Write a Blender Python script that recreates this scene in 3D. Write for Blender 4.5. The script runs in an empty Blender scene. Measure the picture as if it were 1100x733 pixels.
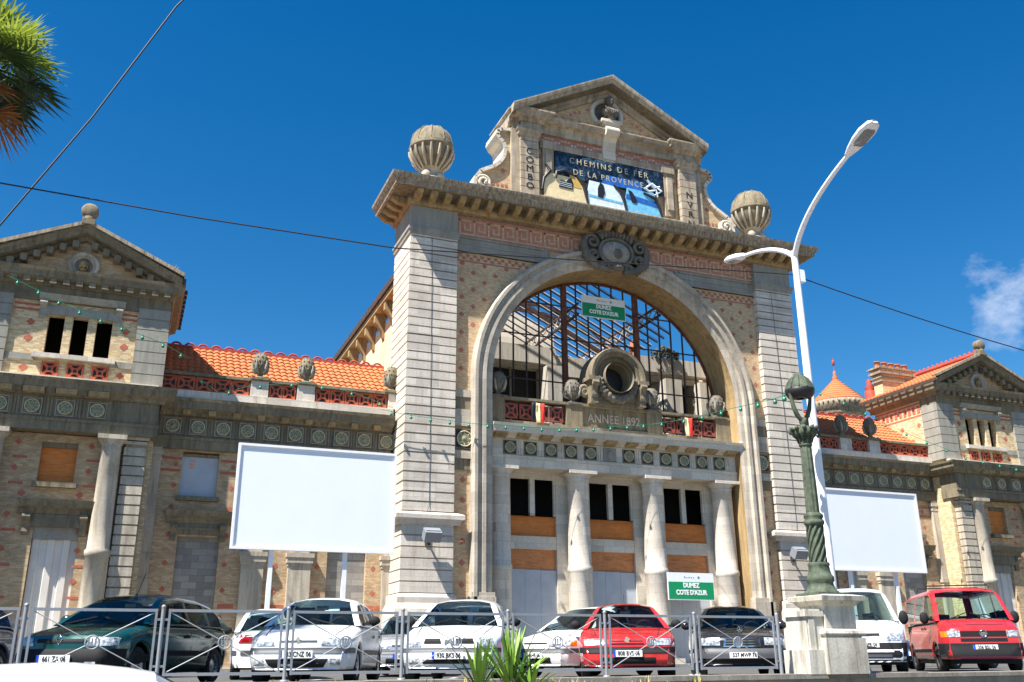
import bpy, bmesh, math, random
from mathutils import Vector, Matrix
from mathutils.bvhtree import BVHTree
S = bpy.context.scene
COL = S.collection
PI = math.pi
rnd = random.Random(7)

def sr(*c):
    """sRGB 0-255 -> linear"""
    o = []
    for v in c:
        v /= 255.0
        o.append(v/12.92 if v <= .04045 else ((v+.055)/1.055)**2.4)
    return tuple(o)+(1.0,)

WP = None      # (factor, shift) applied to x while the station is built; heights follow WZ
_WZ = [(-5,-5),(0,0),(1.3,2.18),(3.45,4.45),(6.45,7.54),(9.45,10.58),(12.45,13.56),(16.45,17.44),(20.45,21.23),(24.45,24.93),(30,30.1)]
def WZ(z):
    for (a, p), (b, q) in zip(_WZ, _WZ[1:]):
        if z <= b: return p+(q-p)*(z-a)/(b-a)
    return z
def survey(v): return (v[0]*WP[0]+WP[1], v[1], WZ(v[2]+(WP[2] if len(WP) > 2 else 0)))
class MB:
    """collects geometry for ONE mesh object"""
    def __init__(s, mir=1):
        s.v = []; s.f = []; s.mi = []; s.sm = []; s.mir = mir
    def add(s, vs, fs, m=0, smooth=False):
        b = len(s.v)
        for p in vs:
            s.v.append((p[0]*s.mir, p[1], p[2]))
        for f in fs:
            g = [b+i for i in f]
            if s.mir < 0: g.reverse()
            s.f.append(g); s.mi.append(m); s.sm.append(smooth)
    def box(s, x0, x1, y0, y1, z0, z1, m=0):
        if x0 > x1: x0, x1 = x1, x0
        v = [(x0,y0,z0),(x1,y0,z0),(x1,y1,z0),(x0,y1,z0),(x0,y0,z1),(x1,y0,z1),(x1,y1,z1),(x0,y1,z1)]
        s.add(v, [(0,3,2,1),(4,5,6,7),(0,1,5,4),(1,2,6,5),(2,3,7,6),(3,0,4,7)], m)
    def obox(s, c, ax, ay, az, m=0):
        """oriented box: centre and three half-axis vectors"""
        c = Vector(c); ax = Vector(ax); ay = Vector(ay); az = Vector(az)
        v = [c+i*ax+j*ay+k*az for k in (-1,1) for j in (-1,1) for i in (-1,1)]
        s.add(v, [(0,2,3,1),(4,5,7,6),(0,1,5,4),(1,3,7,5),(3,2,6,7),(2,0,4,6)], m)
    def bar(s, a, b, w, h, m=0, up=(0,0,1)):
        a = Vector(a); b = Vector(b); d = b-a; u = Vector(up)
        n = d.normalized(); sd = n.cross(u)
        if sd.length < 1e-4: sd = n.cross(Vector((0,1,0)))
        sd.normalize(); uu = sd.cross(n)
        s.obox((a+b)/2, d/2, sd*w/2, uu*h/2, m)
    def prism(s, poly, a, b, axis='y', m=0, smooth=False):
        n = len(poly)
        def P(p, t):
            return {'y': (p[0], t, p[1]), 'x': (t, p[0], p[1]), 'z': (p[0], p[1], t)}[axis]
        v = [P(p, a) for p in poly]+[P(p, b) for p in poly]
        s.add(v, [tuple(range(n-1, -1, -1)), tuple(range(n, 2*n))], m)
        s.add(v, [(i, (i+1) % n, n+(i+1) % n, n+i) for i in range(n)], m, smooth)
    def lathe(s, prof, c=(0,0,0), axis='z', seg=20, m=0, smooth=True, a0=0, a1=2*PI, sx=1, sy=1, rot=None):
        full = abs(a1-a0-2*PI) < 1e-4
        k = seg if full else seg+1
        v = []
        for r, z in prof:
            for i in range(k):
                t = a0+(a1-a0)*i/seg
                p = Vector((r*math.cos(t)*sx, r*math.sin(t)*sy, z))
                if axis == 'y': p = Vector((p.x, -p.z, p.y))      # z of the profile points to the viewer (-y)
                elif axis == 'x': p = Vector((p.z, p.y, -p.x))
                if rot: p = rot @ p
                v.append((p.x+c[0], p.y+c[1], p.z+c[2]))
        f = []
        for j in range(len(prof)-1):
            for i in range(seg):
                i2 = (i+1) % k
                f.append((j*k+i, j*k+i2, (j+1)*k+i2, (j+1)*k+i))
        s.add(v, f, m, smooth)
    def tube(s, pts, r, seg=8, m=0, closed=False, smooth=True, caps=True):
        pts = [Vector(p) for p in pts]; n = len(pts)
        rr = r if isinstance(r, (list, tuple)) else [r]*n
        v = []; prev = None
        for i, p in enumerate(pts):
            if closed: t = pts[(i+1) % n]-pts[i-1]
            else: t = pts[min(i+1, n-1)]-pts[max(i-1, 0)]
            t.normalize()
            if prev is None:
                u = t.cross(Vector((0,0,1)))
                if u.length < .05: u = t.cross(Vector((0,1,0)))
            else:
                u = prev-t*prev.dot(t)
            u.normalize(); prev = u; w = t.cross(u)
            for k in range(seg):
                a = 2*PI*k/seg
                v.append(p+(u*math.cos(a)+w*math.sin(a))*rr[i])
        f = []
        for i in range(n if closed else n-1):
            j = (i+1) % n
            for k in range(seg):
                k2 = (k+1) % seg
                f.append((i*seg+k, i*seg+k2, j*seg+k2, j*seg+k))
        s.add(v, f, m, smooth)
        if caps and not closed:
            s.add(v[:seg], [tuple(range(seg-1, -1, -1))], m); s.add(v[-seg:], [tuple(range(seg))], m)
    def ball(s, c, r, m=0, seg=16, rings=10, sc=(1,1,1), smooth=True, z0=-1, z1=1):
        pr = []
        for i in range(rings+1):
            a = math.asin(z0)+(math.asin(z1)-math.asin(z0))*i/rings
            pr.append((max(r*math.cos(a), 1e-4), r*math.sin(a)*sc[2]))
        s.lathe(pr, c, 'z', seg, m, smooth, sx=sc[0], sy=sc[1])
    def sweep(s, path, prof, m=0, closed=False, smooth=False):
        """moulding: plan polyline, profile of (outward, z); outward is to the right of travel"""
        n = len(path); ns = []
        def nrm(a, b):
            d = Vector((b[0]-a[0], b[1]-a[1])); d.normalize(); return Vector((d.y, -d.x))
        for i in range(n):
            N = []
            if i > 0 or closed: N.append(nrm(path[i-1], path[i]))
            if i < n-1 or closed: N.append(nrm(path[i], path[(i+1) % n]))
            if len(N) == 2:
                mm = N[0]+N[1]; mm = mm/max(mm.dot(N[0]), .2)
            else: mm = N[0]
            ns.append(mm)
        k = len(prof); v = []
        for p, q in zip(path, ns):
            for o, z in prof: v.append((p[0]+q.x*o, p[1]+q.y*o, z))
        f = []
        for i in range(n if closed else n-1):
            j = (i+1) % n
            for t in range(k-1):
                f.append((i*k+t, j*k+t, j*k+t+1, i*k+t+1))
        s.add(v, f, m, smooth)
        if not closed:
            s.add(v[:k], [tuple(range(k))], m); s.add(v[-k:], [tuple(range(k-1, -1, -1))], m)
    def wall(s, x0, x1, z0, z1, y, holes=(), depth=.35, m=0, mr=None):
        """vertical sheet facing -y with real openings and their reveals"""
        xs = sorted({x0, x1, *[h[i] for h in holes for i in (0, 1)]}); zs = sorted({z0, z1, *[h[i] for h in holes for i in (2, 3)]})
        for a, b in zip(xs, xs[1:]):
            for c, d in zip(zs, zs[1:]):
                mx, mz = (a+b)/2, (c+d)/2
                if any(h[0] < mx < h[1] and h[2] < mz < h[3] for h in holes): continue
                s.add([(a,y,c),(b,y,c),(b,y,d),(a,y,d)], [(0,1,2,3)], m)
        for a, b, c, d in [h[:4] for h in holes]:
            e = y+depth; v = [(a,y,c),(b,y,c),(b,y,d),(a,y,d),(a,e,c),(b,e,c),(b,e,d),(a,e,d)]
            s.add(v, [(0,4,5,1),(1,5,6,2),(2,6,7,3),(3,7,4,0)], m if mr is None else mr)
    def build(s, name, mats, parent=None, loc=None):
        me = bpy.data.meshes.new(name)
        me.from_pydata([survey(v) for v in s.v] if WP else s.v, [], s.f)
        if not isinstance(mats, (list, tuple)): mats = [mats]
        for x in mats: me.materials.append(x)
        me.polygons.foreach_set('material_index', s.mi)
        me.polygons.foreach_set('use_smooth', s.sm)
        me.update()
        o = bpy.data.objects.new(name, me); COL.objects.link(o)
        if parent: o.parent = parent
        if loc: o.location = loc
        return o

def tag(o, label=None, cat=None, group=None, kind=None):
    if label: o['label'] = label
    if cat: o['category'] = cat
    if group: o['group'] = group
    if kind: o['kind'] = kind
    return o
def empty(name, loc=(0,0,0), rz=0, label=None, cat=None, group=None):
    o = bpy.data.objects.new(name, None); COL.objects.link(o)
    o.location = loc; o.rotation_euler = (0,0,rz); o.empty_display_size = .2
    return tag(o, label, cat, group)
def kids(o): return [c for c in bpy.data.objects if c.parent == o]
def copy_tree(o, parent=None):
    c = o.copy(); COL.objects.link(c)
    c.parent = parent
    for k in kids(o): copy_tree(k, c)
    return c

def text_mesh(txt, size, mat, name='lettering', parent=None, depth=.004, loc=(0,0,0), rot=(PI/2,0,0), sx=1.0, align='CENTER', spacing=1.0, bold=0.0):
    cu = bpy.data.curves.new('t', 'FONT'); cu.body = txt; cu.size = size; cu.align_x = align; cu.align_y = 'CENTER'
    cu.extrude = depth; cu.space_character = spacing; cu.offset = bold; cu.resolution_u = 3; cu.space_line = .82
    t = bpy.data.objects.new('t', cu); COL.objects.link(t)
    bpy.context.view_layer.update()
    dg = bpy.context.evaluated_depsgraph_get()
    me = bpy.data.meshes.new_from_object(t.evaluated_get(dg))
    bpy.data.objects.remove(t); bpy.data.curves.remove(cu)
    me.materials.clear(); me.materials.append(mat)
    R = Matrix.Translation(loc) @ (Matrix.Rotation(rot[2],4,'Z') @ Matrix.Rotation(rot[1],4,'Y') @ Matrix.Rotation(rot[0],4,'X')) @ Matrix.Diagonal((sx,1,1,1))
    me.transform(R)
    if WP:
        for v in me.vertices: v.co = survey(v.co)
    o = bpy.data.objects.new(name, me); COL.objects.link(o)
    if parent: o.parent = parent
    return o

# ------------------------------------------------------------------ materials
def newmat(name):
    m = bpy.data.materials.new(name); m.use_nodes = True
    nt = m.node_tree; b = nt.nodes['Principled BSDF']
    return m, nt, b
def N(nt, t, **kw):
    n = nt.nodes.new(t)
    for k, v in kw.items():
        if k in n.inputs: n.inputs[k].default_value = v
        else: setattr(n, k, v)
    return n
def coords(nt, scale=(1,1,1), kind='Object'):
    tc = N(nt, 'ShaderNodeTexCoord'); mp = N(nt, 'ShaderNodeMapping'); mp.inputs['Scale'].default_value = scale
    nt.links.new(tc.outputs[kind], mp.inputs[0]); return mp.outputs[0]
def noise(nt, vec, scale, detail=4, rough=.6):
    n = N(nt, 'ShaderNodeTexNoise'); n.inputs['Scale'].default_value = scale; n.inputs['Detail'].default_value = detail
    n.inputs['Roughness'].default_value = rough; nt.links.new(vec, n.inputs['Vector']); return n.outputs['Fac']
def ramp(nt, fac, stops, interp='LINEAR'):
    r = N(nt, 'ShaderNodeValToRGB'); e = r.color_ramp.elements; r.color_ramp.interpolation = interp
    while len(e) < len(stops): e.new(.5)
    for q, (p, c) in zip(e, stops):
        q.position = p; q.color = c if len(c) == 4 else (*c, 1)
    nt.links.new(fac, r.inputs[0]); return r.outputs[0]
def mix(nt, fac, a, b, mode='MIX'):
    n = N(nt, 'ShaderNodeMix', data_type='RGBA', blend_type=mode)
    for s, v in ((n.inputs[0], fac), (n.inputs[6], a), (n.inputs[7], b)):
        if hasattr(v, 'links') or hasattr(v, 'is_linked'): nt.links.new(v, s)
        else: s.default_value = v
    return n.outputs[2]
def math_(nt, op, a, b):
    n = N(nt, 'ShaderNodeMath', operation=op)
    for s, v in ((n.inputs[0], a), (n.inputs[1], b)):
        if hasattr(v, 'is_linked'): nt.links.new(v, s)
        else: s.default_value = v
    return n.outputs[0]
def bump(nt, b, h, strength=.3, dist=.02):
    n = N(nt, 'ShaderNodeBump'); n.inputs['Strength'].default_value = strength; n.inputs['Distance'].default_value = dist
    nt.links.new(h, n.inputs['Height']); nt.links.new(n.outputs[0], b.inputs['Normal'])
def G(v): return (v, v, v, 1)

def plain(name, c, rough=.6, metal=0, var=.12, scale=6, coat=0, spec=.5):
    m, nt, b = newmat(name); v = coords(nt)
    n = noise(nt, v, scale, 5)
    lo = tuple(x*(1-var) for x in c[:3])+(1,); hi = tuple(min(x*(1+var), 1) for x in c[:3])+(1,)
    nt.links.new(ramp(nt, n, [(.3, lo), (.7, hi)]), b.inputs['Base Color'])
    b.inputs['Roughness'].default_value = rough; b.inputs['Metallic'].default_value = metal
    b.inputs['Specular IOR Level'].default_value = spec
    if coat: b.inputs['Coat Weight'].default_value = coat; b.inputs['Coat Roughness'].default_value = .04
    return m
def stone(name, c1, c2, grime, gk=.5, streak=.5, rough=.85, block=0, sscale=1.6):
    """weathered limestone: patches, rain streaks, pits"""
    m, nt, b = newmat(name); v = coords(nt)
    base = mix(nt, noise(nt, v, .9, 5), c1, c2)
    fine = noise(nt, v, 14, 6, .7)
    if block:
        sp = N(nt, 'ShaderNodeSeparateXYZ'); tc = N(nt, 'ShaderNodeTexCoord'); nt.links.new(tc.outputs['Object'], sp.inputs[0]); cb = N(nt, 'ShaderNodeCombineXYZ')
        nt.links.new(math_(nt, 'ADD', sp.outputs[0], sp.outputs[1]), cb.inputs[0]); nt.links.new(sp.outputs[2], cb.inputs[1])
        t = N(nt, 'ShaderNodeTexBrick'); nt.links.new(cb.outputs[0], t.inputs['Vector']); t.inputs['Scale'].default_value = 1; t.inputs['Brick Width'].default_value = block; t.inputs['Row Height'].default_value = block*.4
        t.inputs['Mortar Size'].default_value = .004; t.inputs['Color1'].default_value = G(1-.2); t.inputs['Color2'].default_value = G(1.06); t.inputs['Mortar'].default_value = G(.62)
        base = mix(nt, 1.0, base, t.outputs['Color'], 'MULTIPLY')
    base = mix(nt, .55, base, ramp(nt, fine, [(.25, G(.6)), (.6, G(1)), (.8, G(1.0))]), 'MULTIPLY')
    st = noise(nt, coords(nt, (2.6, 2.6, .22)), sscale, 6, .7)
    g1 = noise(nt, v, .55, 6, .65)
    gm = math_(nt, 'MULTIPLY', ramp(nt, st, [(.62-.3*streak, G(0)), (.72, G(1))]), gk)
    g2 = math_(nt, 'MULTIPLY', ramp(nt, g1, [(.5, G(0)), (.72, G(1))]), gk*.8)
    gg = math_(nt, 'MAXIMUM', gm, g2)
    nt.links.new(mix(nt, gg, base, grime), b.inputs['Base Color'])
    b.inputs['Roughness'].default_value = rough; b.inputs['Specular IOR Level'].default_value = .2
    bump(nt, b, fine, .25, .02)
    return m
def brick(name, cols, mortar, bw=.24, bh=.075, rough=.9, dirt=(.08,.07,.05,1), dk=.4):
    m, nt, b = newmat(name)
    tc = N(nt, 'ShaderNodeTexCoord'); sp = N(nt, 'ShaderNodeSeparateXYZ'); nt.links.new(tc.outputs['Object'], sp.inputs[0])
    cb = N(nt, 'ShaderNodeCombineXYZ'); nt.links.new(math_(nt, 'ADD', sp.outputs[0], sp.outputs[1]), cb.inputs[0]); nt.links.new(sp.outputs[2], cb.inputs[1])
    t = N(nt, 'ShaderNodeTexBrick'); nt.links.new(cb.outputs[0], t.inputs['Vector'])
    t.inputs['Scale'].default_value = 1; t.inputs['Brick Width'].default_value = bw; t.inputs['Row Height'].default_value = bh
    t.inputs['Mortar Size'].default_value = .006; t.inputs['Color1'].default_value = G(0); t.inputs['Color2'].default_value = G(1); t.inputs['Mortar'].default_value = G(.5)
    k = len(cols); rc = ramp(nt, t.outputs['Color'], [((i+.0)/k, c) for i, c in enumerate(cols)], 'CONSTANT')
    n = noise(nt, tc.outputs['Object'], 1.2, 6, .7)
    rc = mix(nt, t.outputs['Fac'], rc, mortar)
    rc = mix(nt, math_(nt, 'MULTIPLY', ramp(nt, n, [(.45, G(0)), (.75, G(1))]), dk), rc, dirt)
    rc = mix(nt, .35, rc, ramp(nt, noise(nt, tc.outputs['Object'], 22, 3), [(.3, G(.6)), (.7, G(1.1))]), 'MULTIPLY')
    nt.links.new(rc, b.inputs['Base Color']); b.inputs['Roughness'].default_value = rough; b.inputs['Specular IOR Level'].default_value = .15
    bump(nt, b, t.outputs['Fac'], -.4, .01)
    return m
def plywood(name, c1, c2):
    m, nt, b = newmat(name); v = coords(nt, (.8, .8, 6))
    w = noise(nt, v, 2.2, 6, .65)
    base = ramp(nt, w, [(.3, c1), (.55, c2), (.75, c1)])
    nt.links.new(mix(nt, .5, base, ramp(nt, noise(nt, coords(nt), 2.5, 5), [(.3, G(.6)), (.7, G(1.1))]), 'MULTIPLY'), b.inputs['Base Color'])
    b.inputs['Roughness'].default_value = .7
    return m
def rust(name, a, c, k=.5):
    m, nt, b = newmat(name); v = coords(nt)
    n = noise(nt, v, 5, 7, .7)
    nt.links.new(ramp(nt, n, [(k-.12, a), (k+.12, c)]), b.inputs['Base Color']); b.inputs['Roughness'].default_value = .8
    bump(nt, b, n, .2, .01)
    return m
def paint(name, c, metal=0.0):
    m, nt, b = newmat(name); v = coords(nt)
    n = noise(nt, v, 3, 4)
    dust = ramp(nt, n, [(.4, G(0)), (.75, G(.05))])
    nt.links.new(mix(nt, dust, c, (.35,.32,.28,1)), b.inputs['Base Color'])
    nt.links.new(ramp(nt, n, [(.3, G(.16)), (.8, G(.34))]), b.inputs['Roughness'])
    b.inputs['Metallic'].default_value = metal; b.inputs['Coat Weight'].default_value = .6; b.inputs['Coat Roughness'].default_value = .05
    return m
def glass(name, tint, alpha=.45):
    """thin pane: tinted, partly mirrors the sky"""
    m, nt, b = newmat(name)
    out = nt.nodes['Material Output']
    tr = N(nt, 'ShaderNodeBsdfTransparent'); tr.inputs[0].default_value = tint
    gl = N(nt, 'ShaderNodeBsdfGlossy'); gl.inputs['Roughness'].default_value = .03; gl.inputs['Color'].default_value = (.9,.95,1,1)
    lw = N(nt, 'ShaderNodeLayerWeight'); lw.inputs[0].default_value = alpha
    mx = N(nt, 'ShaderNodeMixShader'); nt.links.new(lw.outputs['Fresnel'], mx.inputs[0]); nt.links.new(tr.outputs[0], mx.inputs[1]); nt.links.new(gl.outputs[0], mx.inputs[2])
    nt.links.new(mx.outputs[0], out.inputs[0]); return m

M = {}
M['stone'] = stone('pale_limestone', sr(228,218,204), sr(208,197,182), sr(134,120,104), .5, .4, block=.86)
M['stone_arch'] = stone('greyed_limestone', sr(206,194,176), sr(184,173,156), sr(102,93,82), .65, .5, block=.9)
M['stone_white'] = stone('bright_limestone', sr(232,222,204), sr(216,205,186), sr(154,136,110), .45, .25, block=.95)
M['stone_stain'] = stone('streaked_limestone', sr(206,194,172), sr(180,164,138), sr(80,66,52), 1.0, 1.05, sscale=4.0)
M['stone_attic'] = stone('tan_weathered_limestone', sr(208,193,170), sr(182,167,144), sr(96,82,66), .85, .7, block=.8)
M['stone_wing'] = stone('dull_limestone', sr(202,191,172), sr(178,167,150), sr(96,87,76), .7, .6)
M['stone_dark'] = stone('sooty_shaded_limestone', sr(152,140,116), sr(122,112,92), sr(58,52,44), .75, .6, sscale=2.4)  # grime, plus shade of the wing entablatures put into the base colour
M['stone_grey'] = stone('grey_limestone', sr(172,168,156), sr(146,142,132), sr(84,80,72), .5, .6)
M['stone_soffit'] = stone('ochre_limestone', sr(196,168,122), sr(160,134,94), sr(80,62,42), .7, .7)  # ochre stone darkened to hold the shade of undersides in its colour
M['bronze_stone'] = stone('blackened_carving', sr(140,132,118), sr(104,98,88), sr(44,41,38), .7, .6)
M['brick'] = brick('buff_brick', [sr(220,198,156), sr(206,182,138), sr(226,206,166), sr(200,172,132), sr(198,164,128)], sr(200,182,150), .17, .055, dk=.25)
M['brick_pink'] = brick('pinkish_brick', [sr(210,182,146), sr(200,170,132), sr(216,190,152), sr(194,160,124)], sr(198,172,138), .14, .05, dk=.2)
M['brick_wing'] = brick('mottled_brick', [sr(198,172,138), sr(190,160,124), sr(204,180,146), sr(184,150,116), sr(194,166,130), sr(178,150,120)], sr(182,160,130), .17, .055, dk=.45)
M['red_brick'] = plain('red_brick_tile', sr(178,100,76), .85, var=.25, scale=9)
M['red_motif'] = plain('dark_red_tile', sr(172,108,86), .85, var=.25, scale=9)
M['frieze_red'] = plain('faded_red_frieze', sr(180,124,106), .85, var=.2, scale=7)
M['terracotta'] = plain('terracotta', sr(180,88,58), .8, var=.3, scale=5)
M['terracotta_old'] = plain('sooty_terracotta', sr(132,66,52), .85, var=.3, scale=5)
M['tile'] = stone('lichened_orange_tile', sr(204,126,82), sr(184,104,62), sr(120,92,70), .7, .55, sscale=3.0)
M['tile_red'] = plain('red_ridge_tile', sr(158,64,46), .8, var=.3, scale=4)
M['dark'] = plain('unlit_interior', (.02,.019,.018,1), .95, var=.2)  # darkness of the rooms put into a near-black wall colour
M['void'] = plain('dark_room_shade', (.05,.047,.043,1), .95, var=.3)  # dim room shade given to inner walls as a dark colour
M['plaster'] = stone('stained_plaster', sr(208,202,190), sr(186,178,164), sr(104,92,78), .6, .7)
M['plaster_warm'] = stone('cream_render', sr(236,216,180), sr(222,198,160), sr(170,130,92), .4, .4)
M['concrete'] = stone('raw_concrete', sr(160,154,144), sr(134,128,118), sr(70,66,60), .6, .7)
M['ply'] = plywood('orange_plywood', sr(200,104,36), sr(222,134,60))
M['ply2'] = plywood('faded_plywood', sr(176,98,46), sr(212,140,84))
M['hoarding'] = plain('grey_blue_sheet', sr(178,182,188), .55, var=.1, scale=2)
M['white_sheet'] = plain('white_corrugated_sheet', sr(214,206,196), .5, var=.08, scale=2)
M['render_grey'] = brick('grey_block', [sr(158,152,144), sr(142,138,132), sr(168,162,152)], sr(120,114,106), .5, .22, dk=.3)
M['rust'] = rust('rusty_iron', sr(72,44,34), sr(124,70,42))
M['steel_pale'] = rust('peeling_painted_iron', sr(110,80,60), sr(196,190,178), .45)
M['steel_dark'] = rust('dark_rusted_iron', sr(42,34,30), sr(84,58,46))
M['purlin'] = rust('sunlit_wooden_rafter', sr(176,168,156), sr(222,216,206), .4)
M['disc'] = plain('green_grey_majolica', sr(136,134,108), .4, var=.25, scale=12)
M['ring_pale'] = plain('pale_majolica_ring', sr(196,186,150), .4, var=.2, scale=12)
M['black_iron'] = plain('near_black_metal', (.012,.012,.013,1), .5)
M['white_metal'] = plain('white_painted_metal', sr(232,232,236), .4, var=.05)
M['panel'] = plain('blank_poster_paper', sr(226,230,236), .6, var=.02, scale=1)
M['fence'] = plain('grey_painted_steel', sr(138,142,148), .5, metal=.2, var=.08)
M['fence_cross'] = plain('pale_grey_rod', sr(158,160,162), .5, metal=.2, var=.06)
M['cast_iron'] = rust('green_painted_cast_iron', sr(52,60,48), sr(88,98,78), .5)
M['lamp_glass'] = plain('grey_prismatic_cover', sr(120,124,126), .2, var=.1)
M['sign_green'] = plain('signboard_green', sr(0,140,86), .5, var=.03)
M['sign_white'] = plain('signboard_white', sr(232,236,240), .5, var=.03)
M['sign_grey'] = plain('small_print_grey', sr(120,124,130), .5, var=.03)
M['letter'] = plain('white_letter', (.85,.85,.85,1), .5, var=.02)
M['ink'] = plain('black_paint', (.012,.012,.016,1), .5, var=.1)
M['mosaic'] = None
M['gold'] = plain('pale_mosaic_letter', sr(186,176,142), .5, var=.2, scale=20)
M['cable'] = plain('black_rubber', (.012,.012,.014,1), .6)
M['garland'] = plain('green_bulb_plastic', sr(20,120,92), .35, var=.2)
M['rubber'] = plain('tyre_rubber', (.014,.014,.014,1), .85)
M['rim'] = plain('silver_wheel', sr(170,172,176), .35, metal=.6, var=.1)
M['chrome'] = plain('chrome', sr(210,212,216), .12, metal=1, var=.03)
M['black_plastic'] = plain('black_plastic', (.015,.015,.016,1), .7, spec=.2)
M['grey_plastic'] = plain('grey_plastic', sr(70,72,76), .55)
M['seat'] = plain('dark_seat_fabric', (.03,.03,.035,1), .9)
M['plate'] = plain('white_number_plate', sr(228,228,224), .4, var=.02)
M['plate_yellow'] = plain('yellow_number_plate', sr(240,200,30), .4, var=.02)
M['plate_blue'] = plain('blue_band', sr(24,70,190), .4, var=.02)
M['lamp_clear'] = None
M['tail'] = plain('red_lamp', sr(150,14,18), .15, var=.1, coat=1)
M['orange'] = plain('orange_lamp', sr(240,130,20), .2, var=.05, coat=1)
M['glass'] = glass('tinted_windscreen', (.78,.93,.89,1), .22)
M['glass_dark'] = glass('dark_side_window', (.62,.76,.73,1), .3)
def mosaic():
    m, nt, b = newmat('blue_black_mosaic'); v = coords(nt)
    n = noise(nt, v, 4, 8, .8)
    vo = N(nt, 'ShaderNodeTexVoronoi'); vo.inputs['Scale'].default_value = 18; nt.links.new(v, vo.inputs['Vector'])
    c = ramp(nt, n, [(.36, sr(10,16,28)), (.5, sr(20,36,58)), (.6, sr(84,112,132)), (.66, sr(24,44,70)), (.8, sr(14,20,34))])
    nt.links.new(mix(nt, .35, c, vo.outputs['Color'], 'MULTIPLY'), b.inputs['Base Color']); b.inputs['Roughness'].default_value = .35
    return m
M['mosaic'] = mosaic()
def headlamp():
    m, nt, b = newmat('headlamp_lens'); v = coords(nt)
    nt.links.new(ramp(nt, noise(nt, v, 22, 2), [(.35, sr(96,102,110)), (.65, sr(206,210,214))]), b.inputs['Base Color'])
    b.inputs['Metallic'].default_value = .15; b.inputs['Roughness'].default_value = .3; b.inputs['Coat Weight'].default_value = 1; b.inputs['Coat Roughness'].default_value = .02
    return m
M['lamp_clear'] = headlamp()
# ------------------------------------------------------------------ shared ornament
def motif(mb, x, z, y, s=.11, m=1, axis='y'):
    """stepped red brick cross, a few mm proud of the wall"""
    for w, h in ((1, .38), (.62, .7), (.3, 1.0)):
        p = .006+.002*(1-w)
        if axis == 'y': mb.box(x-s*w, x+s*w, y-p, y+.02, z-s*h, z+s*h, m)
        else: mb.box(y-p, y+.02, x-s*w, x+s*w, z-s*h, z+s*h, m)
def grille_panel(mb, x0, x1, y, z0, z1, m=0, md=1, t=.05):
    """pierced terracotta panel over a dark backing"""
    mb.box(x0, x1, y+t, y+t+.05, z0, z1, md)  # near-black sheet paints the shade seen through the pierced holes
    w = x1-x0; h = z1-z0; b = .11*w; cx = (x0+x1)/2; cz = (z0+z1)/2
    mb.box(x0, x1, y, y+t, z0, z0+b, m); mb.box(x0, x1, y, y+t, z1-b, z1, m)
    mb.box(x0, x0+b, y, y+t, z0+b, z1-b, m); mb.box(x1-b, x1, y, y+t, z0+b, z1-b, m)
    for sx in (-1, 1):
        mb.bar((cx-sx*(w/2-b), y+t*.52, cz-(h/2-b)), (cx+sx*(w/2-b), y+t*.52, cz+(h/2-b)), t*.8, .085*w, m, up=(0,1,0)) if False else mb.bar((cx-sx*(w/2-b), y+t*.52, cz-(h/2-b)), (cx+sx*(w/2-b), y+t*.52, cz+(h/2-b)), t*.8, .17*w, m, up=Vector((sx*(h/2), 0, -(w/2))).normalized())
    q = .2*min(w, h)
    mb.box(cx-q, cx+q, y-.008, y+t*.5, cz-q, cz+q, m)
    mb.box(cx-q*.5, cx+q*.5, y-.012, y, cz-q*.5, cz+q*.5, md)
def medallion(name, x, y, z, s, parent, dark=True, ring='ring_pale', mir=1, lbl=None):
    """square panel with a ringed majolica disc"""
    mb = MB(mir)
    mb.box(x-s, x+s, y-.03, y+.03, z-s, z+s, 0)
    for a, b, c, d in ((-1,1,-1,-.88), (-1,1,.88,1), (-1,-.88,-.88,.88), (.88,1,-.88,.88)):
        mb.box(x+s*a, x+s*b, y-.05, y-.03, z+s*c, z+s*d, 3)
    r = s*.8
    mb.lathe([(r, 0), (r, .05), (r*.93, .065), (r*.86, .05), (r*.86, .01)], (x, y-.03, z), 'y', 20, 1)
    mb.lathe([(r*.86, .012), (r*.6, .03), (r*.58, .04), (r*.5, .03), (r*.3, .035), (r*.26, .05), (.001, .06)], (x, y-.03, z), 'y', 20, 2)
    for k in range(8):
        a = k*PI/4; mb.ball((x+r*.68*math.cos(a), y-.05, z+r*.68*math.sin(a)), r*.1, 1, 6, 4)
    return mb.build(name, [M['black_iron'] if dark else M['stone_dark'], M[ring], M['disc'], M['stone_grey'] if not dark else M['stone_dark']], parent)
def finial(x, y, z, parent, mir=1, r=.33, mat='stone_dark'):
    """pine cone finial on a small foot"""
    mb = MB(mir)
    mb.box(x-.3, x+.3, y-.3, y+.3, z-.08, z, 0)
    mb.lathe([(.22,0),(.2,.06),(.12,.1),(.1,.17),(.16,.22),(.2,.25)], (x,y,z), 'z', 14, 0)
    pr = [(.16,.22),(r*.8,.32),(r,.5),(r*1.02,.62),(r*.92,.8),(r*.6,.96),(.01,1.02)]
    mb.lathe(pr, (x,y,z), 'z', 16, 0)
    for j, (rr, zz) in enumerate(((r*.86,.36),(r*1.0,.5),(r*1.02,.64),(r*.9,.8),(r*.6,.93))):
        for k in range(10):
            a = (k+.5*(j % 2))*PI/5; mb.ball((x+rr*math.cos(a), y+rr*math.sin(a), z+zz), .035, 0, 6, 4, sc=(1,1,1.2))
    for k in range(5):
        a = k*2*PI/5-.95; mb.tube([(x+q*math.cos(a), y+q*math.sin(a), z+h) for q, h in ((.14,.2),(r*.9,.3),(r*1.1,.5),(r*1.12,.66))], [.03,.06,.05,.02], 6, 1)
    return mb.build('finial', [M[mat], M['stone_grey']], parent)
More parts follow.
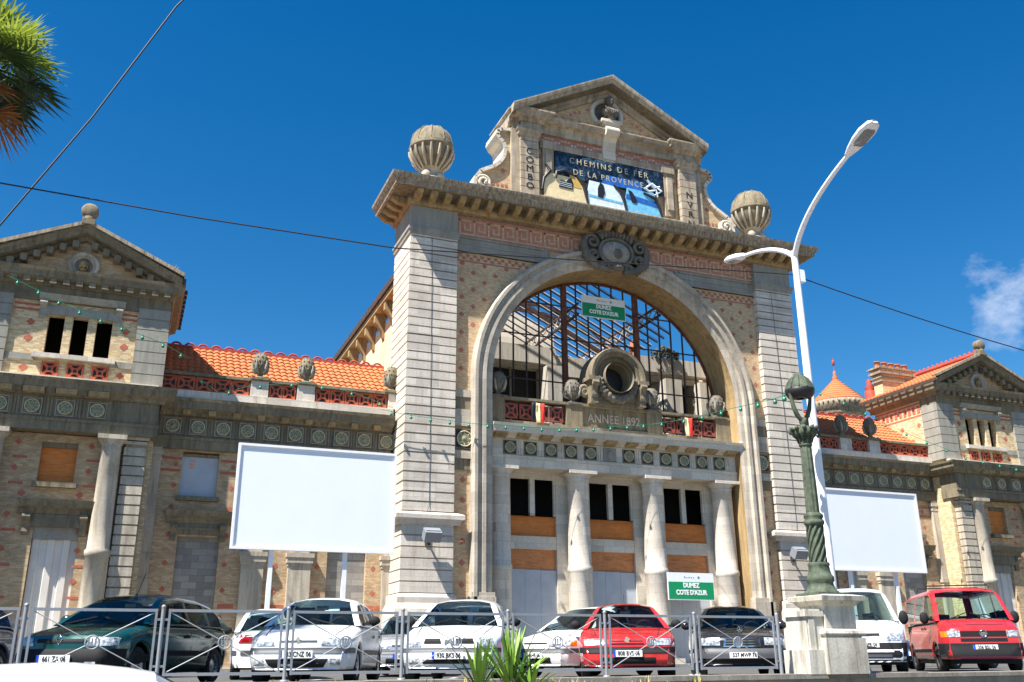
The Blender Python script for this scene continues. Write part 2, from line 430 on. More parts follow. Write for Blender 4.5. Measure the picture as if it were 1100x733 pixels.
def console(mb, x, y, z0, z1, w=.1, d=.28, m=0):
    """scroll bracket under a hood"""
    h = z1-z0
    pts = [(y, z0), (y-d*.25, z0+h*.02), (y-d*.35, z0+h*.15), (y-d*.3, z0+h*.35), (y-d*.5, z0+h*.6), (y-d*.95, z0+h*.75), (y-d, z0+h*.92), (y-d*.9, z1), (y, z1)]
    mb.prism(pts, x-w, x+w, 'x', m)
    mb.lathe([(h*.14, -w-.01), (h*.14, w+.01)], (x, y-d*.8, z1-h*.17), 'x', 10, m)
    mb.lathe([(.001,-w-.012),(h*.14, -w-.012)], (x, y-d*.8, z1-h*.17), 'x', 10, m)
def roof_tiles(mb, x0, x1, y0, z0, y1, z1, m=0, pitch=.24, row=.36):
    """barrel tiled slope rising from (y0,z0) to (y1,z1), tiles as real ridges in stepped rows"""
    L = math.hypot(y1-y0, z1-z0); n = max(2, int(L/row)); ux = (y1-y0)/L; uz = (z1-z0)/L
    nx = int((x1-x0)/pitch)
    for r in range(n):
        a = r*L/n; b = (r+1)*L/n+.05
        v = []; f = []; k = 0
        for i in range(nx*4+1):
            x = x0+(x1-x0)*i/(nx*4); h = .055*abs(math.sin(PI*i/4))+rnd.uniform(0,.012)
            for t, up in ((a, .05), (b, .0)):
                v.append((x, y0+ux*t-uz*(h+up), z0+uz*t+ux*(h+up)))
        for i in range(nx*4):
            f.append((2*i, 2*i+2, 2*i+3, 2*i+1))
        mb.add(v, f, m, False)
        # front lip of the row
        v2 = []; f2 = []
        for i in range(nx*4+1):
            p = v[2*i]; v2 += [p, (p[0], p[1]+uz*.06, p[2]-ux*.06)]
        for i in range(nx*4): f2.append((2*i, 2*i+1, 2*i+3, 2*i+2))
        mb.add(v2, f2, m, False)
def corniced(mb, path, z0, z1, out, m=0, k=0):
    """small entablature moulding"""
    h = z1-z0
    mb.sweep(path, [(0, z0), (out*.18, z0+h*.05), (out*.22, z0+h*.3), (out*.75, z0+h*.42), (out*.8, z0+h*.72), (out, z0+h*.86), (out, z1), (0, z1+.02)], m)
def relief_head(mb, x, y, z, r, m=0):
    mb.ball((x, y-r*.35, z+r*.05), r*.42, m, 12, 8, sc=(.82,.8,1.15))
    mb.ball((x, y-r*.3, z+r*.22), r*.42, m, 12, 8, sc=(1.05,.8,.85))
    mb.ball((x, y-r*.72, z-.02*r), r*.1, m, 8, 5, sc=(.6,.8,1.4))
    mb.ball((x-r*.4, y-r*.2, z-r*.1), r*.2, m, 8, 6, sc=(.7,.8,1.9)); mb.ball((x+r*.4, y-r*.2, z-r*.1), r*.2, m, 8, 6, sc=(.7,.8,1.9))
    mb.ball((x, y-r*.15, z-r*.55), r*.35, m, 10, 6, sc=(1.2,.7,.7))

# ------------------------------------------------------------------ central pavilion
AZ = 9.4        # springing of the great arch
def central():
    global WP
    WP = (1.0, 0)
    B = empty('central_pavilion', (0,.25,0), 0, 'tall central station pavilion with a huge stone arch, brick panels and a carved gable', 'building')
    OFF = Vector((0,-.25,0))
    def part(mb, name, mats, par=None):
        o = mb.build(name, mats, par or B)
        if par is None: o.location = OFF
        return o
    # brick front with the arch cut out of it
    mb = MB(); Rw = 6.0
    nseg = 48
    for sx in (-1, 1):
        mb.add([(sx*Rw,.25,0),(sx*7.1,.25,0),(sx*7.1,.25,16.3),(sx*Rw,.25,16.3)], [(0,1,2,3) if sx > 0 else (3,2,1,0)], 0)
    for k in range(nseg):
        a = PI*k/nseg; b = PI*(k+1)/nseg
        xa, za = Rw*math.cos(a), AZ+Rw*math.sin(a); xb, zb = Rw*math.cos(b), AZ+Rw*math.sin(b)
        mb.add([(xa,.25,za),(xb,.25,zb),(xb,.25,16.3),(xa,.25,16.3)], [(0,3,2,1)], 0)
    mb.wall(-8.9, 8.9, 0, 16.3, 2.3, [(-5.5,5.5,0,9.7)], .01, 2) if False else None
    # diamonds
    for sx in (-1, 1):
        for c in range(12):
            x = 6.78-.47*c
            for r in range(12):
                z = 14.2-.74*r-(.37 if c % 2 else 0)
                if z < 9.1: continue
                if math.hypot(x, max(z-AZ, 0)) < 6.45+.13 and True: continue
                if x < 6.3 and z < AZ: continue
                motif(mb, sx*x, z, .25, .1)
        for r in range(7): motif(mb, sx*6.66, 5.55-.72*r, .25, .11)
    # zigzag band
    for sx in (-1, 1):
        mb.box(sx*4.3, sx*7.07, .243, .26, 14.28, 14.34, 1)
        x = 7.0; i = 0
        while x > 3.9:
            if math.hypot(x, 14.5-AZ) > 6.35:
                mb.box(sx*x-.07, sx*x+.07, .241, .26, 14.5 if i % 2 else 14.38, 14.62 if i % 2 else 14.5, 1)
            x -= .15; i += 1
    part(mb, 'brick_front', [M['brick_pink'], M['red_motif']])
    # side walls and back of the front block
    mb = MB()
    for sx in (-1, 1):
        mb.box(sx*7.0, sx*8.85, .3, 2.3, 0, 16.6, 0)
    mb.box(-7.0, 7.0, .3, 2.2, 15.65, 16.6, 0)
    part(mb, 'core_wall', M['plaster'])
    # flanking greek key frieze, grey band
    for sx in (-1, 1):
        mb = MB(); mb.box(sx*3.0, sx*7.07, .17, .27, 14.7, 15.36, 0)
        for z, t in ((14.7,.1),(15.0,.06),(15.28,.12)): mb.box(sx*3.2, sx*7.07, .17-t*.5, .25, z, z+.08, 0)
        part(mb, 'architrave_band', M['stone_grey'])
    mb = MB(); mb.box(-7.07, 7.07, .2, .27, 15.36, 16.3, 0)
    x = -6.95; i = 0
    while x < 6.9:
        if abs(x+.35) > 1.5:
            y0 = .188
            mb.box(x, x+.07, y0, .21, 15.46, 16.15, 1); mb.box(x, x+.52, y0, .21, 16.08, 16.15, 1)
            mb.box(x+.45, x+.52, y0, .21, 15.66, 16.08, 1); mb.box(x+.2, x+.45, y0, .21, 15.66, 15.73, 1)
            mb.box(x+.2, x+.27, y0, .21, 15.73, 15.92, 1); mb.box(x+.07, x+.62, y0, .21, 15.46, 15.53, 1)
        x += .62
    part(mb, 'key_frieze', [M['frieze_red'], M['brick_pink']])
    # insets of the narrow strips beside the arch
    for sx in (-1, 1):
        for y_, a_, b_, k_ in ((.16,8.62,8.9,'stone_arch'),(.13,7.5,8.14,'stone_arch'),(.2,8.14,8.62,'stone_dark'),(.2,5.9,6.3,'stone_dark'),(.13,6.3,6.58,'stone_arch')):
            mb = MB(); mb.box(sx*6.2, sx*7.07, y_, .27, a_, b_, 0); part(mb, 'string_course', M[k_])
        o = medallion('medallion', sx*6.64, .2, 7.03, .38, B); o.location = OFF
    # rusticated corner piers
    for sx in (-1, 1):
        P = MB(sx)
        P.box(7.14, 8.9, .1, 2.3, 4.3, 15.36, 0)
        z = 4.3; n = 32; h = (15.3-4.3)/n
        for i in range(n):
            P.box(7.07+rnd.uniform(-.006,.006), 9.0+rnd.uniform(-.006,.006), rnd.uniform(-.006,.006), 2.36, z+i*h+.038, z+(i+1)*h-.018+rnd.uniform(-.006,.004), 0)
        pier = part(P, 'pier', M['stone'])
        q = MB(sx)
        q.box(7.07, 9.0, -.0, 2.36, 15.36, 16.3, 0)
        q.sweep([(9.0,2.36),(9.0,0),(7.07,0),(7.07,.25)][::-1] if False else [(7.07,.25),(7.07,0),(9.0,0),(9.0,2.36)], [(0,15.05),(.04,15.06),(.06,15.2),(.1,15.24),(.1,15.36),(0,15.4)], 0)
        q.build('capital_block', M['stone_grey'], pier)
        q = MB(sx)
        q.box(7.14, 8.9, .08, 2.3, 1.5, 3.9, 0)
        z = 1.62; hh = .375
        for i in range(6): q.box(7.07, 9.0, .0, 2.36, z+i*hh+.03, z+(i+1)*hh-.01, 0)
        q.sweep([(7.07,.25),(7.07,0),(9.0,0),(9.0,2.36)], [(0,1.62),(.06,1.58),(.1,1.5),(.1,1.32),(.2,1.2),(.22,1.05),(.22,0)], 0)
        q.box(7.0, 9.1, -.1, 2.4, 0, 1.3, 0)
        q.build('pier_base', M['stone_grey'] if sx > 9 else M['stone'], pier)
        q = MB(sx)
        q.sweep([(6.9,.25),(6.9,0),(9.05,0),(9.05,2.36)], [(0,3.86),(.06,3.88),(.1,4.0),(.2,4.06),(.2,4.2),(.16,4.24),(0,4.3)], 0)
        q.build('ledge', M['stone'], pier)
        q = MB(); q.tube([(sx*8.0-.12,-.018,15.0),(sx*8.0-.06,-.018,10),(sx*8.0,-.018,4.5),(sx*8-.1,-.06,4.3)], .009, 6)
        q.build('conduit', M['grey_plastic'], pier)
    # arch surround
    WP = (1.018, 0)
    mb = MB()
    prof = [(6.28,.26),(6.28,-.08),(6.22,-.16),(6.1,-.16),(6.04,-.03),(5.92,-.03),(5.9,-.1),(5.76,-.1),(5.72,.02),(5.58,.04),(5.45,.1),(5.45,1.75),(6.3,1.75)]
    path = [('j', -1, 0.0), ('j', -1, .6), ('j', -1, AZ*.5), ('j', -1, AZ)]
    ring = []
    def sec(kind, s, t):
        if kind == 'j': return [(s*r, y, t) for r, y in prof]
        return [(-r*math.cos(t), y, AZ+r*math.sin(t)) for r, y in prof]
    secs = [sec('j', -1, t) for t in (0, 2, 4, 6, 8)]+[sec('a', 0, PI*k/56) for k in range(57)]+[sec('j', 1, t) for t in (8, 6, 4, 2, 0)]
    k = len(prof); v = [p for s in secs for p in s]; f = []; soff = []
    for i in range(len(secs)-1):
        for j in range(k-1):
            (soff if j == 10 else f).append((i*k+j, (i+1)*k+j, (i+1)*k+j+1, i*k+j+1))
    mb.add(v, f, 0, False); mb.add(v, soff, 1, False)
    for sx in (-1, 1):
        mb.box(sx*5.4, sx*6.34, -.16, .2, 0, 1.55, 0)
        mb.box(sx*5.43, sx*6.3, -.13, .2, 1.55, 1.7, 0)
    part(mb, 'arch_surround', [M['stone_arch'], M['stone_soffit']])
    # cartouche over the crown
    WP = (1.0, 0)
    mb = MB(); cx, cz = -.1, 15.55; y0 = -.12
    mb.lathe([(.001,.32),(.35,.3),(.6,.2),(.72,.06),(.74,0)], (cx, y0, cz+.02), 'y', 24, 1, sx=1.0, sy=.78)
    t = [(cx+.78*math.cos(a*PI/14), y0-.12, cz+.02+.62*math.sin(a*PI/14)) for a in range(28)]
    mb.tube(t, .09, 8, 0, closed=True)
    for s in (-1, 1):
        for (dx, dz, r, tt) in ((1.12,.34,.34,.11),(1.05,-.28,.25,.09),(.55,-.72,.2,.08),(.7,.74,.2,.08)):
            pts = [(cx+s*(dx+r*(1-a/22)*math.cos(a*.5)), y0-.14-.004*a, cz+dz+r*(1-a/22)*math.sin(a*.5)) for a in range(19)]
            mb.tube(pts, [tt*(1-a/30) for a in range(19)], 7, 0)
        mb.tube([(cx+s*1.42,y0-.08,cz+.5),(cx+s*1.5,y0-.1,cz+.1),(cx+s*1.35,y0-.12,cz-.4),(cx+s*.9,y0-.12,cz-.75),(cx+s*.3,y0-.12,cz-.9)], [.12,.16,.2,.16,.1], 8, 0)
        for q in range(5): mb.ball((cx+s*(1.45-.12*q), y0-.1, cz-.35-.13*q), .13-.01*q, 0, 8, 6)
    for q in range(-4, 5): mb.ball((cx+q*.17, y0-.2, cz+.86-.012*q*q), .12, 0, 8, 6, sc=(.8,1,1.5))
    mb.ball((cx, y0-.2, cz-.72), .22, 0, 10, 7, sc=(1.4,.8,.8))
    for a, b, r in ((-.28,.12,.2),(.3,.1,.2),(0,-.1,.24),(-.1,.3,.14)): mb.ball((cx+a, y0-.28, cz+b), r, 1 if a else 0, 10, 6, sc=(1,.4,1))
    mb.prism([(cx-1.45,cz-.55),(cx+1.45,cz-.55),(cx+1.55,cz+.2),(cx+1.2,cz+.75),(cx-1.2,cz+.75),(cx-1.55,cz+.2)], y0+.02, .25, 'y', 0)
    part(mb, 'cartouche', [M['bronze_stone'], M['stone_grey']])
    # main cornice
    path = [(-9.0,2.4),(-9.0,0),(9.0,0),(9.0,2.4)]
    mb = MB()
    mb.sweep(path, [(0,16.3),(.1,16.32),(.14,16.42),(.16,16.5),(.16,16.56)], 2)
    mb.sweep(path, [(.15,16.56),(.16,16.72),(.72,16.74),(.74,16.78)], 3)  # soffit plane in darker stone: shade between the modillions put into colour
    mb.sweep(path, [(.74,16.76),(.86,16.76),(.88,16.93),(.95,16.97),(1.02,17.1),(1.04,17.2),(.98,17.22),(0,17.36)], 0)
    mb.box(-8.95, 8.95, .02, 2.38, 16.3, 17.3, 0)
    cor = part(mb, 'main_cornice', [M['stone_stain'], M['stone_stain'], M['stone_soffit'], M['stone_dark']])
    mb = MB()
    n = 31
    for i in range(n):
        x = -8.85+17.7*i/(n-1)
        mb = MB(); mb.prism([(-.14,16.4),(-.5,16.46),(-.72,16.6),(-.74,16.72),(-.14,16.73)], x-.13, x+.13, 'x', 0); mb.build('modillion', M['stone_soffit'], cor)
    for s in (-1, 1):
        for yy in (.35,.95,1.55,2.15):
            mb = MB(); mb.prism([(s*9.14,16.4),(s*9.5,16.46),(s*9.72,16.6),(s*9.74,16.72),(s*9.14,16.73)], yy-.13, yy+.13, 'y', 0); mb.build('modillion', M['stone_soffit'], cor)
    # ball finials on the cornice ends
    for s in (-1, 1):
        mb = MB(); cx = s*7.95; y = .95
        mb.box(cx-.98, cx+.98, y-.95, y+.95, 17.2, 17.75, 0); mb.box(cx-.88, cx+.88, y-.88, y+.88, 17.75, 17.9, 0)
        mb.lathe([(.55,17.9),(.52,18.05),(.36,18.15),(.3,18.35),(.42,18.5),(.48,18.6)], (cx,y,.12), 'z', 18, 0)
        for k in range(4):
            a = k*PI/2+PI/4; mb.ball((cx+.46*math.cos(a), y+.46*math.sin(a), 18.22), .22, 0, 8, 6, sc=(1,1,1.2))
        zc = 19.55; R = .97
        mb.lathe([(.42,18.66),(.62,18.86),(.8,19.1),(.9,19.4),(.93,19.62),(1.0,19.66),(1.03,19.72),(.98,19.78),(1.0,19.84),(.97,19.9),(.95,20.05),(.84,20.4),(.64,20.68),(.36,20.86),(.15,20.9),(.001,20.91)], (cx,y,0), 'z', 28, 1)
        for k in range(16):
            a = k*PI/8+.1
            pts = [(cx+rr*math.cos(a), y+rr*math.sin(a), zz) for rr, zz in ((.46,18.66),(.68,18.88),(.86,19.12),(.97,19.4),(1.0,19.6))]
            mb.tube(pts, [.04,.06,.07,.07,.05], 6, 0)
        for k in range(10):
            a = k*PI/5
            mb.tube([(cx+rr*math.cos(a), y+rr*math.sin(a), zz) for rr, zz in ((.97,19.92),(.86,20.4),(.65,20.7),(.36,20.88),(.1,20.93))], .03, 5, 1)
        o = part(mb, 'ball_finial', [M['stone_wing'], M['stone_dark']]); o.scale = (.93,.93,.95); o.location = (cx*.07,y*.07-.25,WZ(17.6)*.05)
    # attic with gable
    WP = (.982, 0)
    mb = MB()
    mb.box(-4.7, 4.7, .3, 2.2, 17.2, 21.7, 0)
    mb.prism([(-4.6,21.7),(4.6,21.7),(0,24.4)], .3, 2.2, 'y', 0)
    for s in (-1, 1):
        for i in range(9):
            x = .95+.4*i
            if x < 2.7: motif(mb, s*x, 22.3, .3, .085)
        for i in range(6):
            x = .95+.42*i; motif(mb, s*x, 23.95-.56*x-.35, .3, .085)
        motif(mb, s*1.6, 22.75, .3, .1)
        motif(mb, s*3.4, 20.0, .3, .13)
    mb.box(-4.5, 4.5, .29, .31, 20.72, 21.16, 1)
    x = -4.4
    while x < 4.4:
        mb.box(x, x+.1, .284, .3, 20.98 if int(x*10) % 2 else 20.84, 21.06 if int(x*10) % 2 else 20.94, 2); x += .16
    attic = part(mb, 'attic', [M['brick_pink'], M['frieze_red'], M['stone']])
    mb = MB()      # white dressings of the attic
    for s in (-1, 1):
        mb.box(s*4.35, s*4.78, .12, 2.3, 17.2, 21.1, 0)
        mb.box(s*3.6, s*4.37, .1, .4, 17.2, 20.9, 0)
        for i in range(9): mb.box(s*3.55, s*4.4, .0, .3, 17.42+i*.385, 17.42+(i+1)*.385-.03, 0)
        mb.sweep([(s*3.55,.3),(s*3.55,0),(s*4.42,0),(s*4.42,.3)][::s] if s > 0 else [(-4.42,.3),(-4.42,0),(-3.55,0),(-3.55,.3)], [(0,20.75),(.08,20.8),(.1,20.95),(.16,21.0),(.16,21.12),(0,21.16)], 0)
        for a, b, c, d in ((2.78,3.3,18.1,20.75),): 
            mb.box(s*a, s*b, .14, .4, c, d, 0); mb.box(s*(a-.12), s*(b+.0), .08, .4, 20.35, 20.75, 0); mb.box(s*(a+.12), s*(b-.12), .06, .2, 18.4, 20.1, 0)
    mb.box(-3.4, 3.4, .14, .4, 20.38, 20.7, 0)
    mb.box(-4.8, 4.8, .02, .4, 17.2, 17.9, 0)
    mb.box(-4.7, 4.7, .15, .4, 21.16, 21.5, 0)
    mb.build('dressings', M['stone_attic'], attic)
    mb = MB()      # horizontal cornice, projecting end blocks, raking cornice
    corniced(mb, [(-4.6,2.2),(-4.6,.2),(4.6,.2),(4.6,2.2)], 21.45, 21.92, .4, 0)
    for s in (-1, 1):
        xa, xb = (3.3, 4.4) if s > 0 else (-4.4, -3.3)
        corniced(mb, [(xa,.3),(xa,-.02),(xb,-.02),(xb,2.2 if s > 0 else .3)] if s > 0 else [(xa,2.2),(xa,-.02),(xb,-.02),(xb,.3)], 21.45, 22.0, .4, 0)
        mb.box(min(xa,xb)+.03, max(xa,xb)-.03, .0, .5, 21.2, 21.98, 0)
        # raking mouldings
        prof = [(-.3,-.66),(.1,-.64),(.13,-.5),(.2,-.47),(.22,-.33),(.28,-.3),(.72,-.28),(.74,-.16),(.82,-.1),(.84,.02),(.84,.07),(-1.9,.07)]
        a = math.atan2(24.68-21.95, 4.9); nx, nz = math.sin(a), math.cos(a)
        v = []
        for (X, Z) in ((s*4.9, 21.95), (0, 24.68)):
            for o, h in prof: v.append((X, .3-o, Z+h/math.cos(a)))
        k = len(prof); sf = {4, 5}  # soffit faces take darker stone, painting the shade under the overhang
        mb.add(v, [(i, i+1, k+i+1, k+i) for i in range(k-1) if i not in sf]+[tuple(range(k))], 0); mb.add(v, [(i, i+1, k+i+1, k+i) for i in sf], 1)
    mb.build('gable_cornice', [M['stone_attic'], M['stone_dark']], attic)
    # scrolls beside the attic
    for s in (-1, 1):
        mb = MB()
        out = [(4.75,17.3),(6.35,17.3),(6.45,17.75),(6.42,18.2),(6.3,18.5),(6.1,18.72),(5.85,18.86),(5.6,19.0),(5.3,19.25),(5.1,19.6),(5.02,20.0),(5.06,20.3),(5.25,20.5),(5.3,20.75),(5.18,20.95),(4.75,21.0)]
        mb.prism([(s*a, b) for a, b in out], .3, 1.3, 'y', 0)
        tp = [(6.42,17.55),(6.5,17.9),(6.42,18.35),(6.2,18.7),(5.88,18.9),(5.6,19.06),(5.34,19.3),(5.16,19.62),(5.1,20.0),(5.18,20.25),(5.36,20.4),(5.48,20.62),(5.44,20.88),(5.22,21.05),(4.8,21.08)]
        v = []
        for (x, z) in tp:
            v += [(s*x, .16, z), (s*x, 1.42, z)]
        tpi = [(x-.13 if i < 9 else x-.02, z-.1) for i, (x, z) in enumerate(tp)]
        for i in range(len(tp)-1):
            (x, z), (x2, z2) = tp[i], tp[i+1]; n = Vector((x2-x, z2-z)); n.normalize(); q = Vector((-n.y, n.x))*.16
            mb.prism([(s*x, z), (s*x2, z2), (s*(x2+q.x), z2+q.y), (s*(x+q.x), z+q.y)], .16, 1.42, 'y', 1)
        for (c0, c1, r) in ((6.02,18.1,.36),):
            pts = [(s*(c0+r*(1-a/26)*math.cos(a*.5)), .22-.006*a, c1+r*(1-a/26)*math.sin(a*.5)) for a in range(23)]
            mb.tube(pts, .07, 6, 1)
            mb.lathe([(.001,.1),(r,.08),(r,0)], (s*c0,.3,c1), 'y', 16, 1)
        for i in range(4): mb.box(s*(4.9+.2*i), s*(5.02+.2*i), .285, .31, 18.12, 18.24, 2)
        motif(mb, s*5.1, 18.9, .3, .12, 2)
        mb.build('scroll', [M['brick_pink'], M['stone_white'], M['red_motif']], attic)
    # niche with a bust on a console
    mb = MB()
    mb.lathe([(.62,0),(.62,.1),(.7,.16),(.82,.14),(.86,.06),(.86,0)], (0,.3,23.0), 'y', 30, 0)
    mb.lathe([(.62,.06),(.6,.01),(.001,.008)], (0,.3,23.0), 'y', 30, 1)  # nearly flat dark disc; the niche's inner shade is put into its colour
    niche = mb.build('niche', [M['stone'], M['bronze_stone']], attic)
    mb = MB()
    y0 = -.1
    mb.lathe([(.2,22.4),(.24,22.44),(.15,22.5),(.14,22.58),(.22,22.64)], (0,y0,0), 'z', 12, 0)
    mb.lathe([(.001,22.6),(.26,22.62),(.36,22.72),(.43,22.86),(.4,22.97),(.26,23.06),(.13,23.12),(.11,23.2),(.12,23.32)], (0,y0,0), 'z', 20, 0, sy=.6)
    mb.ball((0,y0-.03,23.48), .215, 0, 16, 12, sc=(.86,1,1.22)); mb.ball((0,y0+.04,23.57), .225, 0, 14, 10, sc=(.98,1,.95))
    mb.ball((0,y0-.21,23.43), .04, 0, 8, 6, sc=(.7,1,1.7)); mb.ball((0,y0-.17,23.3), .06, 0, 8, 6, sc=(1.1,.8,.9))
    for q in (-1, 1): mb.ball((q*.075,y0-.17,23.52), .045, 0, 8, 5, sc=(1.3,.6,.5)); mb.ball((q*.17,y0,23.45), .04, 0, 6, 5, sc=(.6,1,1.5))
    for q in range(5): mb.tube([(-.34+.14*q,y0-.2,23.04-.02*q),(-.22+.12*q,y0-.31,22.84),(-.1+.06*q,y0-.26,22.68)], .025, 5, 0)
    for i, v in enumerate(mb.v): mb.v[i] = (v[0], v[1], v[2]+.02)
    mb.build('bust', M['bronze_stone'], attic)
    mb = MB()
    mb.box(-.52,.52,-.28,.32,22.26,22.4,0); mb.box(-.42,.42,-.2,.32,22.1,22.26,0)
    console(mb, 0, .3, 20.3, 22.1, .32, .52, 0)
    mb.build('console', M['stone_white'], attic)
    # mosaic sign
    mb = MB(); mb.box(-2.72, 2.66, .12, .2, 19.08, 20.32, 0)
    sg = mb.build('mosaic_sign', M['mosaic'], attic)
    text_mesh('CHEMINS DE FER', .42, M['gold'], 'lettering', sg, .006, (-.05,.11,19.98), sx=.9, spacing=1.45, bold=0)
    text_mesh('DE LA PROVENCE', .4, M['gold'], 'lettering', sg, .006, (-.1,.11,19.42), sx=.86, spacing=1.35, bold=0)
    # graffiti below the sign
    g = MB()
    cols = [sr(226,200,140), sr(226,236,240), sr(150,206,226)]
    gm = [plain('cream_spray', sr(222,204,160), .6, var=.15), plain('white_spray', sr(214,228,236), .6, var=.15), plain('light_blue_spray', sr(110,184,222), .6, var=.25), plain('blue_spray', sr(30,96,176), .6, var=.3), M['ink'], plain('yellow_spray', sr(206,170,84), .6, var=.2)]
    for (x0, x1, a) in ((-3.3,-1.32,0),(-1.2,.55,1),(.68,2.42,2)):
        g.prism([(x0,17.9),(x1+.12,17.9),(x1-.02,18.62),(x1-.3,19.05),(x0+.1,19.12),(x0,18.6)], .055, .08, 'y', a)
    g.prism([(-2.1,18.62),(-1.5,18.6),(-1.62,19.05),(-2.05,19.2)], .043, .052, 'y', 5)
    g.prism([(.7,18.55),(2.3,18.35),(2.2,18.62),(.72,18.8)], .043, .052, 'y', 3)
    g.prism([(-1.15,18.3),(.5,18.2),(.5,18.3),(-1.15,18.42)], .043, .052, 'y', 2)
    g.prism([(-.5,19.1),(1.6,19.1),(1.5,19.55),(-.2,19.6)], .105, .118, 'y', 3)
    def blob(cx, cz, rx, rz, m, y=.04): g.prism([(cx+rx*math.cos(a*PI/8), cz+rz*math.sin(a*PI/8)) for a in range(16)], y-.012, y+.012, 'y', m)
    g.prism([(-2.6,18.5),(-1.95,18.45),(-1.9,18.75),(-2.0,19.05),(-2.15,18.95),(-2.25,18.8),(-2.5,18.85)], .03, .05, 'y', 4); g.prism([(-.72,18.35),(-.48,18.3),(-.36,18.6),(-.42,19.0),(-.58,19.1),(-.7,18.8)], .03, .05, 'y', 4); g.prism([(.98,18.4),(1.2,18.36),(1.24,18.55),(1.0,18.95),(.82,19.0),(.9,18.7)], .03, .05, 'y', 4)
    for q in range(3): g.prism([(-2.56,18.56+.09*q),(-1.98,18.52+.09*q),(-1.98,18.54+.09*q),(-2.56,18.58+.09*q)], .02, .028, 'y', 1)
    for pts in ([(-2.75,18.9),(-2.7,19.2),(-2.3,19.35),(-1.9,19.2)], [(-1.75,19.2),(-1.4,18.8),(-1.3,18.3),(-1.22,17.9)], [(.1,19.1),(.45,18.8),(.6,18.3),(.68,17.9)], [(1.6,19.0),(2.2,18.8),(2.4,18.3),(2.5,17.9)], [(-3.2,19.5),(-3.0,19.2),(-3.3,18.8),(-3.4,18.2)]):
        g.tube([(x,.04,z) for x, z in pts], [.05,.09,.07,.05], 6, 4)
    for pts in ([(1.7,19.3),(2.2,19.0),(2.6,19.3),(2.1,19.6),(1.8,19.35)], [(1.85,19.75),(2.2,19.4),(2.5,19.5)], [(1.9,19.15),(2.3,19.3),(2.35,18.95)]):
        g.tube([(x,.1,z) for x, z in pts], .055, 6, 1)
    g.build('graffiti', gm, attic)
    for txt, x, z0, dz in (('COMBO', -3.98, 19.95, .43), ('NVRN', 4.0, 19.3, .5)):
        for i, ch in enumerate(txt): text_mesh(ch, .44, M['ink'], 'graffiti_letter', attic, .004, (x,-.012,z0-i*dz), sx=1.1)
    WP = (1.02, 0)
    # inner portico -----------------------------------------------------------------
    wins = [(-4.32,-2.38),(-.98,.98),(2.38,4.32)]
    holes = [(a, b, 4.55, 6.02) for a, b in wins]+[(a, b, 0.1, 4.55) for a, b in wins]
    mb = MB(); mb.wall(-5.44, 5.44, 0, 6.3, 1.3, holes, .3, 0)
    mb.box(-5.44, 5.44, 1.62, 1.75, 0, .1, 0)
    porch = part(mb, 'portico_wall', M['stone_white'])
    for a, b in wins:
        w = MB(); c = (a+b)/2
        w.box(c-.1, c+.1, 1.34, 1.5, 4.55, 6.02, 0); w.box(a, a+.07, 1.36, 1.48, 4.55, 6.02, 0); w.box(b-.07, b, 1.36, 1.48, 4.55, 6.02, 0); w.box(a+.07, b-.07, 1.36, 1.48, 5.95, 6.02, 0)
        w.build('window_frame', M['stone_white'], porch)
        w = MB(); w.box(a, b, 1.42, 1.46, 3.8, 4.55, 0); w.box(a, b, 1.42, 1.46, 2.62, 3.33, 1)
        w.build('plywood_board', [M['ply'], M['ply2']], porch)
        w = MB(); w.box(a, b, 1.33, 1.5, 3.33, 3.8, 0); w.box(a-.02, b+.02, 1.3, 1.45, 3.74, 3.8, 0); w.build('transom', M['stone_white'], porch)
        w = MB(); k = 3
        for i in range(k): w.box(a+(b-a)*i/k, a+(b-a)*(i+1)/k-.008, 1.38, 1.42, .1, 2.62-.01*i, 0)
        w.build('hoarding_panel', M['hoarding'], porch)
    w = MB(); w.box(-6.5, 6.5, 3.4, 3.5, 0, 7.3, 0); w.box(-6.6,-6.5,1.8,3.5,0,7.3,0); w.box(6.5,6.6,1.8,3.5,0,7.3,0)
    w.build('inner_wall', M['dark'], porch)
    for cx in (-4.89,-1.64,1.64,4.89):
        c = MB(); y = .86
        prof = [(.62,0),(.62,.2),(.56,.25),(.58,.4),(.5,.48),(.455,.55),(.45,2.5),(.465,2.52),(.48,2.62),(.465,2.7),(.435,2.76),(.43,3.4),(.41,5.85),(.43,5.87),(.45,5.9),(.43,5.93),(.43,5.98),(.52,6.06),(.54,6.1)]
        c.lathe(prof, (cx,y,0), 'z', 28, 0); c.box(cx-.58, cx+.58, y-.56, 1.3, 6.1, 6.22, 0)
        c.box(cx-.66, cx+.66, y-.64, 1.3, 0, .2, 0)
        c.build('column', M['stone'], porch)
    e = MB()
    e.box(-5.44, 5.44, .46, 1.7, 6.22, 6.62, 0); e.box(-5.44, 5.44, .42, .5, 6.52, 6.62, 0); e.box(-5.44, 5.44, .5, 1.7, 6.62, 7.26, 0)
    e.prism([(.52,7.26),(.4,7.28),(.38,7.36),(.06,7.44),(.04,7.62),(-.02,7.66),(-.04,7.75),(.5,7.82),(1.7,7.82),(1.7,7.26)], -5.43, 5.55, 'x', 0)
    ent = e.build('entablature', M['stone_white'], porch)
    for i in range(12):
        e = MB(); x = -5.05+i*.92; e.prism([(.4,7.26),(.1,7.34),(.1,7.44),(.4,7.45)], x-.24, x+.24, 'x', 0)
        e.build('cornice_bracket', M['stone_soffit'], ent)
